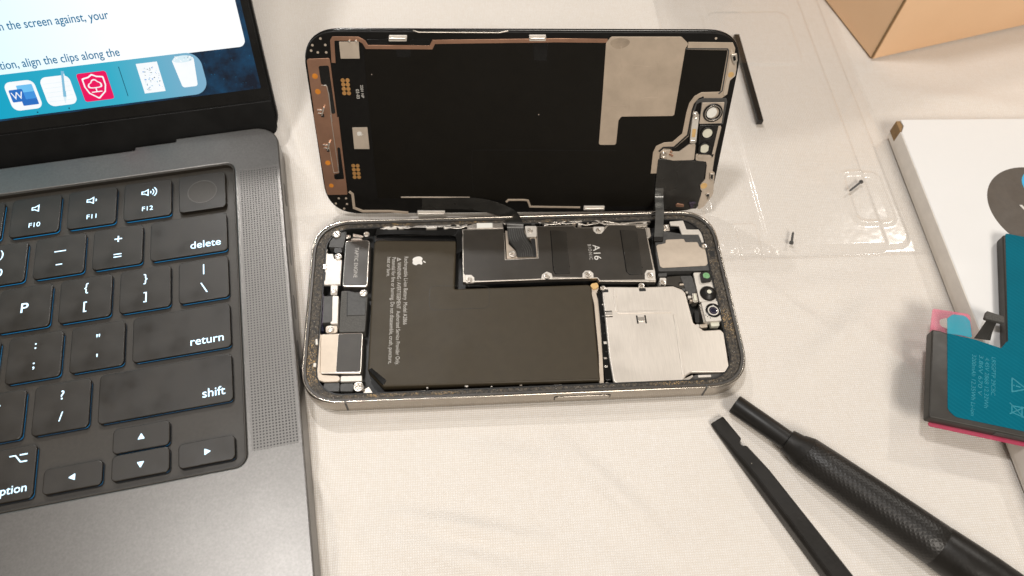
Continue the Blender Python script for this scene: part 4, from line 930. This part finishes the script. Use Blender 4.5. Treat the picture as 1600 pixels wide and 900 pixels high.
# lid
LA = math.radians(121)
lidM = Matrix(((1, 0, 0, 0), (0, -math.cos(LA), -math.sin(LA), 29 * S), (0, math.sin(LA), -math.cos(LA), 9.5 * S), (0, 0, 0, 1)))
lid_w = 312.6
lid = prism('lid', rect(xl, -4.0, 19.6, 216, 9, 10), -4.6, -.35, m_lid, laptop, 1.2, 4)
lid.matrix_parent_inverse = Matrix.Identity(4); lid.matrix_basis = lidM
prism('glass_panel', rect(xl + .8, 10.7, 18.3, 215, [1.2, 1.2, 8, 8]), -.5, 0, m_gloss, lid, .15)
prism('hinge_cover', rect(xl + 2, -3.5, 18.6, 10.2, [4, 4, .6, .6]), -.6, -.08, m_lid, lid, .25)
def mat_screen(name, fn):
    m, nt, bs = newmat(name); co = texco(nt)
    bs.inputs['Base Color'].default_value = (.005, .005, .005, 1); bs.inputs['Roughness'].default_value = .2
    nt.links.new(fn(nt, co), bs.inputs['Emission Color']); bs.inputs['Emission Strength'].default_value = 1.0
    return m
def wall_fn(nt, co):
    c = mixc(nt, maprange(nt, noise(nt, co, 90, 4), .38, .7), (.001, .006, .018), (.002, .055, .13))
    return mixc(nt, maprange(nt, noise(nt, co, 700, 3), .66, .74), c, (.01, .14, .28))
def win_fn(nt, co):
    sp = nt.nodes.new('ShaderNodeSeparateXYZ'); nt.links.new(co, sp.inputs[0])
    return mixc(nt, maprange(nt, sp.outputs[0], -.085, -.03), (.72, .98, 1.06), (1.0, 1.02, 1.03))
def dock_fn(nt, co):
    sp = nt.nodes.new('ShaderNodeSeparateXYZ'); nt.links.new(co, sp.inputs[0])
    c = mixc(nt, maprange(nt, sp.outputs[0], -.075, -.035), (.0, .37, .56), (.03, .42, .58))
    return mixc(nt, maprange(nt, sp.outputs[0], -.035, -.002), c, (.22, .43, .60))
prism('wallpaper', rect(xl + 5, 15.2, 15.9, 205, .5), -.1, .03, mat_screen('screen_wallpaper', wall_fn), lid, 0)
prism('document_window', rect(-240, 31.0, 14.2, 190, 2.4), .02, .05, mat_screen('screen_window', win_fn), lid, 0)
prism('dock', rect(-250, 15.9, -2.9, 31.2, 5.0, 8), .04, .07, mat_screen('screen_dock', dock_fn), lid, 0)
e_text = emit('screen_text', (.0, .17, .34), 1.0)
e_white = emit('screen_white', (.97, 1.0, 1.02), 1.0)
e_pale = emit('screen_pale', (.72, .88, .95), 1.0)
e_red = emit('screen_red', (.86, .0, .11), 1.0)
e_blue1 = emit('screen_blue', (.02, .16, .55), 1.0); e_blue2 = emit('screen_mid_blue', (.05, .30, .75), 1.0); e_blue3 = emit('screen_light_blue', (.16, .55, .92), 1.0)
e_dark = emit('screen_dark', (.0, .09, .15), 1.0); e_grey = emit('screen_grey', (.35, .45, .5), 1.0)
e_pen = emit('screen_pen', (.22, .52, .72), 1.0)
text('screen_text', 'Once done, lean the screen against, your', -29.3, 45.7, .08, e_text, lid, h=4.1, align='RIGHT', bold=.008, fit=('n the screen against, your', 36.0))
text('screen_text', 'To check orientation, align the clips along the', -29.6, 32.9, .08, e_text, lid, h=4.1, align='RIGHT', bold=.008, fit=('tion, align the clips along the', 40.4))
def pm(pts, z, r=0): return prism_mesh(rp(pts, r) if r else pts, z, z + .012, 0)
zi = .075
def icon(name, items): return multi(name, items, lid)
# document editor
icon('app_icon', [(pm(rect(-71.1, 18.1, -60.9 , 28.4, 2.3), zi), e_white), (pm(rect(-67.2, 19.6, -61.9, 26.9, .5), zi + .015), e_blue2), (pm(rect(-67.2, 24.3, -61.9, 26.9, .3), zi + .03), e_blue3), (pm(rect(-67.2, 19.6, -61.9, 21.8, .3), zi + .03), e_blue1),
                  (pm(rect(-70.2, 21.2, -65.6, 25.6, .4), zi + .045), e_blue1), (text_mesh('W', -67.9, 23.4, zi + .07, h=3.7, align='CENTER', valign='MID'), e_white)])
# note pad with a pen
it = [(pm(rect(-59.0, 18.1, -48.9, 28.6, 2.3), zi), e_white)]
for k in range(5): it.append((pm(rect(-58.2, 19.8 + 1.6 * k, -49.6, 19.9 + 1.6 * k), zi + .015), e_pale))
it += [(pm(strip([(-50.4, 30.0), (-52.6, 21.0)], 1.0), zi + .03), e_pen), (pm([(-53.1, 21.1), (-52.1, 20.9), (-53.2, 18.4)], zi + .03), e_pale), (pm(strip([(-50.2, 29.0), (-51.6, 23.0)], .3), zi + .045), e_white)]
icon('app_icon', it)
# red shield with a cloud
sx, sy = -41.3, 23.3
it = [(pm(rect(sx - 5.1, sy - 5.1, sx + 5.1, sy + 5.1, .9), zi), e_red)]
sh = [(0, 4.6), (1.5, 3.7), (3.8, 3.3), (3.8, .2), (2.9, -2.3), (0, -4.6), (-2.9, -2.3), (-3.8, .2), (-3.8, 3.3), (-1.5, 3.7)]
it.append((prism_mesh([rp([(sx + a, sy + b) for a, b in sh], .5), rp([(sx + a * .87, sy + b * .87) for a, b in sh], .5)], zi + .015, zi + .03, 0), e_white))
cl = [(-2.2, -.9), (-2.6, .1), (-2.0, 1.0), (-1.3, 1.1), (-.7, 2.2), (.6, 2.4), (1.4, 1.3), (2.3, .9), (2.5, -.2), (2.0, -.9)]
cl1 = chaikin([(sx + a, sy + b + .3) for a, b in cl], 2); cl2 = chaikin([(sx + a * .78, sy + .15 + (b - .3) * .76 + .5) for a, b in cl], 2)
it.append((prism_mesh([cl1, cl2], zi + .015, zi + .03, 0), e_white))
it += [(pm(rect(sx - .2, sy - 1.9, sx + .2, sy - .5), zi + .032), e_white), (pm(rect(sx - 1.8, sy - 2.1, sx + 1.8, sy - 1.75), zi + .032), e_white)]
icon('app_icon', it)
prism('dock_divider', rect(-31.55, 18.4, -31.3, 29.2), zi, zi + .02, e_dark, lid, 0)
it = [(pm(rect(-25.4, 18.6, -18.0, 29.4), zi), e_white)]
for k in range(70):
    x, y = random.uniform(-24.8, -18.6), random.uniform(19.4, 27.6); a = random.uniform(.12, .5)
    it.append((pm(rect(x, y, x + a, y + random.uniform(.12, .4)), zi + .015 + k * .0004), random.choice([e_pen, e_grey, e_blue2, e_pale, e_dark, e_pale])))
icon('file_thumbnail', it)
it = [(pm(rp([(-12.9, 29.2), (-5.1, 29.2), (-6.3, 19.0), (-11.7, 19.0)], [.5, .5, 1, 1]), zi), e_white), (prism_mesh(chaikin([(-12.8, 29.0), (-11.5, 30.2), (-9, 30.5), (-6.4, 30.2), (-5.2, 29.0), (-6.2, 28.2), (-9, 27.9), (-11.8, 28.2)], 2), zi + .015, zi + .03, 0), e_pale)]
for k in range(26):
    x, y = random.uniform(-12.2, -5.9), random.uniform(28.3, 30.1); a = random.uniform(.3, .8)
    it.append((pm([(x, y), (x + a, y + random.uniform(-.3, .3)), (x + a * .5, y + a * .7)], zi + .035 + k * .0005), random.choice([e_white, e_white, e_grey, e_dark, e_pale, e_white])))
icon('trash_icon', it)
for x in (-63.5, -52.6): prism('dock_dot', circ(x, 16.75, .3, 12), zi, zi + .015, e_dark, lid, 0)

# ------------------------------------------------------------------ tools
ax0, ax1 = [(141.41, -4.52)][0], [(203.59, -64.07)][0]
a = Vector((ax0[0], ax0[1], 3.5)); b = Vector((ax1[0], ax1[1], 7.2)); d = (b - a).normalized()
yv = Vector((0, 0, 1)).cross(d).normalized(); zv = d.cross(yv)
DR = Matrix(((d.x, yv.x, zv.x, a.x * S), (d.y, yv.y, zv.y, a.y * S), (d.z, yv.z, zv.z, a.z * S), (0, 0, 0, 1)))
drv = empty('screwdriver', DR); tag(drv, 'black screwdriver with a knurled round handle, thicker of the two tools', 'screwdriver')
link('barrel', lathe_mesh([(0, 2.6), (0, 3.1), (.35, 3.25), (20.5, 3.2)]), m_rubber, drv)
link('barrel_mouth', lathe_mesh([(-.02, 1.9), (.05, 2.2), (.3, 2.25)]), m_gloss, drv)
link('collar', lathe_mesh([(19.4, 3.3), (19.6, 3.85), (20.2, 4.0), (22.8, 4.35), (23.4, 4.7), (26.2, 5.6)]), m_nylon, drv)
link('knurled_grip', lathe_mesh([(26.1, 5.4), (26.4, 5.65), (34, 5.95), (50, 6.35), (66, 6.6), (70.2, 6.65), (70.4, 6.5)], 64), m_knurl, drv)
link('handle_end', lathe_mesh([(70.3, 6.6), (71, 6.75), (84, 7.2), (104, 7.0), (122, 6.4), (125, 5.6), (126, 3.0)]), m_nylon, drv)

# flat pry tool: lofted bar, thin notched tip
J_ = [(135.28, -8.91)][0], [(161.32, -59.93)][0]
a = Vector(J_[0]); b = Vector(J_[1]); d = (b - a).normalized(); ang = math.atan2(d.y, d.x)
secs = [(0, -2.35, 2.5, .1, 1.1), (.25, -2.5, 2.6, 0, 1.4), (8.6, -2.75, 2.75, 0, 2.2), (9.2, -2.78, 2.7, 0, 2.25), (9.6, -2.8, 1.9, 0, 2.3), (10.4, -2.8, 1.35, 0, 2.4), (11.3, -2.85, 1.5, 0, 2.5), (11.7, -2.85, 2.45, 0, 2.55), (12.2, -2.9, 2.7, 0, 2.6), (17, -3.0, 2.85, 0, 3.6), (22, -3.1, 3.0, 0, 4.4), (40, -3.3, 3.2, 0, 4.9), (62, -3.5, 3.5, 0, 5.2), (95, -3.6, 3.6, 0, 5.2), (140, -3.4, 3.4, 0, 4.6), (146, -3.0, 3.0, .3, 3.8)]
bm = bmesh.new(); rings = []
for s_, l, r_, z0, z1 in secs:
    h = z1 - z0; c = min(.9, h * .3)
    pr = [(l + c * .3, z0), (r_ - c * .3, z0), (r_, z0 + c), (r_, z1 - c * 1.1), (r_ - c, z1), (l + c, z1), (l, z1 - c * 1.1), (l, z0 + c)]
    rings.append([bm.verts.new((s_ * S, y * S, z * S)) for y, z in pr])
for A, B in zip(rings, rings[1:]):
    for k in range(8): bm.faces.new((A[k], A[(k + 1) % 8], B[(k + 1) % 8], B[k]))
bm.faces.new(rings[0]); bm.faces.new(rings[-1][::-1])
bmesh.ops.recalc_face_normals(bm, faces=bm.faces)
bmesh.ops.bevel(bm, geom=[e for e in bm.edges if len(e.link_faces) == 2 and e.calc_face_angle(0) > .5], offset=.18 * S, segments=2, affect='EDGES')
me = bpy.data.meshes.new('pry_tool'); bm.to_mesh(me); bm.free(); smooth(me, 40)
o = link('pry_tool', me, m_nylon); o.matrix_world = Matrix.Translation((a.x * S, a.y * S, .1 * S)) @ Matrix.Rotation(ang, 4, 'Z')
tag(o, 'thin black plastic pry bar with a notched flat tip, beside the knurled screwdriver', 'pry tool')

# ------------------------------------------------------------------ clear tray, stick, loose screws
def tray():
    X0, X1, Y0, Y1 = 146.0, 230.3, 52.5, 230.0
    st = .6
    c0 = [(168.24, 55.0)][0]; c1 = [(155.59, 49.54)][0]; c2 = [(165.18, 68.57)][0]
    def box(x, y, a, b, c, d, r=6):
        dx = max(a + r - x, x - (c - r), 0); dy = max(b + r - y, y - (d - r), 0)
        inner = min(x - a, c - x, y - b, d - y)
        return r - math.hypot(dx, dy) if (dx > 0 and dy > 0) else (inner if inner < r else r)
    stp = lambda v, w=1.2: max(0, min(1, .5 + v / w)) ** 2 * (3 - 2 * max(0, min(1, .5 + v / w)))
    def h(x, y):
        z = .35
        z += 1.3 * stp(box(x, y, 149.5, 56.5, 224, 226)) + 1.0 * stp(box(x, y, c0[0], c0[1], 214, 222, 4))
        z += .6 * stp(box(x, y, c1[0], c1[1], c2[0], c2[1], 1.5), .8) - .5 * stp(box(x, y, c1[0] + 1.6, c1[1] + 1.6, c2[0] - 1.6, c2[1] - 1.6, 1.2), .8)
        z += .6 * stp(box(x, y, 204, 66, 221, 92, 4)) - .5 * stp(box(x, y, 205.6, 67.6, 219.4, 90.4, 3))
        z += .5 * stp(box(x, y, 168, 152, 206, 186, 5)) + .12 * math.sin(x * .09 + 1) * math.sin(y * .07)
        return z + .5 * stp(-min(x - X0, X1 - x, y - Y0, Y1 - y) + 1.0, 1.0)
    bm = bmesh.new()
    nx, ny = int((X1 - X0) / st), int((Y1 - Y0) / st)
    G = [[bm.verts.new(((X0 + i * st) * S, (Y0 + j * st) * S, h(X0 + i * st, Y0 + j * st) * S)) for i in range(nx + 1)] for j in range(ny + 1)]
    for A, B in zip(G, G[1:]):
        for i in range(nx): bm.faces.new((A[i], A[i + 1], B[i + 1], B[i]))
    me = bpy.data.meshes.new('plastic_tray'); bm.to_mesh(me); bm.free(); me.shade_smooth()
    o = link('plastic_tray', me, m_clear)
    tag(o, 'clear moulded plastic tray on the cloth, holding loose screws', 'tray')
tray()
p0, p1 = [(179.49, 157.31)][0], [(178.88, 119.26)][0]
a, b = Vector(p0), Vector(p1); d = (a - b).normalized(); L0 = (a - b).length + 14
me = prism_mesh(rect(0, -1.2, L0, 1.2, .25), 0, 2.4, .2); me.transform(Matrix.Translation((b.x * S, b.y * S, .8 * S)) @ Matrix.Rotation(math.atan2(d.y, d.x), 4, 'Z'))
o = link('plastic_stick', me, m_nylon); tag(o, 'short black square stick lying in the clear tray behind the phone screen', 'stick')
for pp, lab in ((([(179.36, 64.35)][0], [(177.31, 59.15)][0]), 'tiny dark screw standing nearer the phone in the clear tray'), (([(206.91, 83.05)][0], [(213.25, 87.66)][0]), 'tiny dark screw lying slanted nearer the white box in the clear tray')):
    h_, t_ = Vector(pp[1]), Vector(pp[0]); d = (t_ - h_)
    me = lathe_mesh([(0, .55), (.05, .8), (.7, .8), (.75, .45), (1.1, .42)] + [(1.2 + k * .2, .36 if k % 2 else .46) for k in range(int(d.length * 5) - 7)] + [(d.length, .2)], 20)
    o = link('loose_screw', me, m_plastic); o.matrix_world = Matrix.Translation((h_.x * S, h_.y * S, 1.45 * S)) @ Matrix.Rotation(math.atan2(d.y, d.x), 4, 'Z')
    tag(o, lab, 'screw', 'loose screws in the clear tray')

# ------------------------------------------------------------------ white box with the new battery
WX = Matrix.Translation((231.8 * S, 112.6 * S, 0)) @ Matrix.Rotation(math.radians(-1.0), 4, 'Z')
wb = empty('white_box', WX); tag(wb, 'flat white cardboard box with a dark round printed logo', 'box')
BH = 9.5
prism('box_lid', rp([(1.6, 0), (150, 0), (150, -185), (0, -185), (0, -7.0), (2.0, -3.4)], [.6, 1, 1, 1, .4, .3]), BH - .7, BH, m_whitebox, wb, .25, 3)
prism('box_body', rect(.3, -184.6, 149.6, -.4, .4), .2, BH - .8, m_boxside, wb, .3)
prism('box_lip', rect(-.25, -184.5, .25, -6.5), 2.6, BH - .2, m_boxside, wb, .15)
prism('torn_corner', rp([(.02, -.3), (2.6, -.3), (2.2, -6.4), (.02, -6.4)], .2), 3.2, BH - .62, m_brown, wb, .05)
dc = [(x - 231.8, y - 112.6) for x, y in [(254.63, 70.15), (275.44, 87.05), (256.93, 56.42)]]
def circ3(a, b, c):
    ax, ay, bx, by, cx, cy = *a, *b, *c
    D = 2 * (ax * (by - cy) + bx * (cy - ay) + cx * (ay - by))
    ux = ((ax * ax + ay * ay) * (by - cy) + (bx * bx + by * by) * (cy - ay) + (cx * cx + cy * cy) * (ay - by)) / D
    uy = ((ax * ax + ay * ay) * (cx - bx) + (bx * bx + by * by) * (ax - cx) + (cx * cx + cy * cy) * (bx - ax)) / D
    return ux, uy, math.hypot(ux - ax, uy - ay)
ux, uy, ur = circ3(*dc)
logo = prism('printed_logo', circ(ux, uy, ur, 72), BH - .02, BH + .03, m_disc, wb, .0)
q = [(x - 231.8, y - 112.6) for x, y in [(271.41, 77.66), (266.68, 68.37)]]
prism('logo_mark', strip([(q[0][0] + 9.5 + 7.3 * math.cos(t), q[0][1] + 6.5 * math.sin(t)) for t in [2.0 + k * .2 for k in range(12)]], 4.2), BH + .02, BH + .05, m_cyan, logo, 0)
text('logo_lettering', 'V', q[1][0] - .3, q[1][1] - 5.2, BH + .06, m_print_w, logo, h=8.0, align='LEFT', bold=.02)

NBZ0, NBZ1 = 10.0, 14.0
def wl(q): return q
nb = empty('new_battery'); nb.location = (0, 0, 0)
tag(nb, 'new battery with bright blue protective film, overhanging the white box edge', 'battery')
b1 = [(210.14, 14.88), (212.99, 14.17), (214.81, 13.15), (231.64, 6.73)] + [(234.01, 8.91), (249.86, 52.08)]
xr = b1[-1][0] + 40
d1 = Vector(b1[-1]) - Vector(b1[-2])
bl_ = [(198.39, -15.7)][0]; br_ = [(226.37, -23.59)][0]
dB = (Vector(br_) - Vector(bl_)).normalized()
end_b = Vector(bl_) + dB * 62; end_t = Vector(b1[-1]) + dB * 26
outl = b1 + [tuple(end_t), tuple(end_b), bl_]
body = prism('battery_cell', rp(outl, [.8, 1, 1, .8, .8, 1.2, 2, 2, .8]), NBZ0, NBZ1, m_cell, nb, .5, 3)
fb = [(214.79, 13.1), (223.27, 10.46), (231.07, 6.82), (232.84, 8.25), (233.7, 9.03)] + [(234.46, 9.24), (250.97, 52.45)]
fbl = [(205.19, -13.7), (206.93, -16.24)]
film = fb + [tuple(Vector(fb[-1]) + dB * 25), tuple(Vector(fbl[1]) + dB * 56), fbl[1], fbl[0]]
bf = prism('blue_film', rp(film, [.3, .3, .3, .3, .3, .3, .8, 1, 1, 2.2, 2.2]), NBZ1, NBZ1 + .12, m_bluefilm, nb, .04)
prism('film_tab', rp([(214.75, 12.99), (216.73, 18.62), (219.19, 20.09), (223.46, 19.37), (224.26, 17.11), (222.61, 11.01), (218.99, 12.1)], [0, 1.2, 2, 2, 1.5, .6, .2]), NBZ1 + .05, NBZ1 + .2, m_bluetab, nb, .03)
prism('pink_film', [rp([(208.12, 7.63), (216.03, 24.86), (228.44, 22.07), (226.14, 13.35), (220.25, 13.6), (210.38, 7.54)], 1), rp([(216.9, 20.51), (221.4, 21.31), (219.75, 16.02), (216.28, 17.97)], 1.4)], NBZ0 - .25, NBZ0 - .08, m_pink, nb, .03)
pk = [tuple(Vector(bl_) + Vector((.8, 0))), tuple(Vector(bl_) + Vector((.4, -1.5))), tuple(Vector(end_b) + Vector((0, -1.6))), tuple(Vector(end_b) + Vector((0, 1)))]
prism('pink_film', rp([(x + 1.0, y - .1) for x, y in pk], .8), NBZ0 - .3, NBZ0 - .1, m_pinkshade, nb, .03)
LL = [(224.59, 11.67), (226.87, 14.06), (229.53, 16.94), (231.43, 18.68)]; RR = [(229.95, 10.68), (230.86, 13.01), (232.95, 16.2), (235.02, 17.93)]
zc = [12.2, 13.4, 14.6, 14.9]
link('connector_cable', ribbon_mesh([(*p, z) for p, z in zip(LL, zc)], [(*p, z) for p, z in zip(RR, zc)], .2), m_flex, nb)
prism('connector', rp([(230.31, 20.12), (235.45, 17.73), (234.67, 15.25), (228.38, 17.3)], .5), 14.4, 15.9, m_mesh, nb, .25)
def bt(s, p, q, h): return text_mesh(s, p[0], p[1], NBZ1 + .14, ang=math.atan2(q[1] - p[1], q[0] - p[0]), width=math.hypot(q[0] - p[0], q[1] - p[1]), h=h)
T_ = [(226.63, 3.8), (221.19, -9.37), (224.37, 3.78), (217.25, -13.46), (222.69, 4.71), (216.82, -9.17), (220.42, 5.09), (211.95, -15.84)]
multi('film_print', [(bt('LRSGPTP 29CBC', T_[0], T_[1], 1.9), m_bluetext), (bt('4.45V 2868 12.32Wh', T_[2], T_[3], 1.9), m_bluetext), (bt('3.86V 670 V', T_[4], T_[5], 1.9), m_bluetext), (bt('3200mAh 12.35Wh Li-ion', T_[6], T_[7], 1.9), m_bluetext)], bf)
tc = [(230.88, -6.82)][0]
def tri3(c, r, a): return [(c[0] + r * math.cos(a + k * 2.0944), c[1] + r * math.sin(a + k * 2.0944)) for k in range(3)]
at = math.atan2(T_[1][1] - T_[0][1], T_[1][0] - T_[0][0]) + math.pi / 2
e1 = Vector((math.cos(at), math.sin(at))); e2 = Vector((-e1.y, e1.x))
bn = Vector([(227.51, -14.98)][0])
P2 = lambda c, a, b: tuple(Vector(c) + e1 * a + e2 * b)
binl = [(pm(strip([P2(bn, 1.6, 1.6), P2(bn, -1.5, 1.2), P2(bn, -1.5, -1.2), P2(bn, 1.6, -1.6)], .35), NBZ1 + .12), m_bluetext), (pm(strip([P2(bn, 1.6, 2.0), P2(bn, 1.6, -2.0)], .35), NBZ1 + .135), m_bluetext),
        (pm(strip([P2(bn, 2.4, 2.0), P2(bn, -2.2, -2.0)], .35), NBZ1 + .15), m_bluetext), (pm(strip([P2(bn, 2.4, -2.0), P2(bn, -2.2, 2.0)], .35), NBZ1 + .165), m_bluetext)]
multi('warning_print', [(prism_mesh([rp(tri3(tc, 3.4, at), .3), rp(tri3(tc, 2.6, at), .25)], NBZ1 + .12, NBZ1 + .14, 0), m_bluetext), (pm(strip([P2(tc, 1.2, 0), P2(tc, -.3, 0)], .4), NBZ1 + .13), m_bluetext), (pm(circ(*P2(tc, -.9, 0), .25, 10), NBZ1 + .13), m_bluetext)] + binl, bf)
g0 = Vector(bl_) + dB * 21; g1 = Vector(bl_) + dB * 42
me = prism_mesh(strip([tuple(g0), tuple(g1)], .25), 11.0, 13.2, .1)
link('side_label', me, m_plastic, nb)

# ------------------------------------------------------------------ orange carton at the back
OX = Matrix.Translation((239.2 * S, 157.4 * S, 0)) @ Matrix.Rotation(math.radians(14.6), 4, 'Z')
ob = empty('orange_carton', OX); tag(ob, 'orange cardboard carton standing behind the white box', 'carton')
prism('carton_body', rect(0, 0, 150, 110, 1.2, 5), .2, 95, m_kraft, ob, .6, 3)
prism('carton_flap', rect(.6, -.32, 149, .2), .4, 94, m_kraft, ob, .15)
prism('glue_seam', rect(-.28, -.3, .35, .6, .25), .8, 94, m_brown, ob, .1)
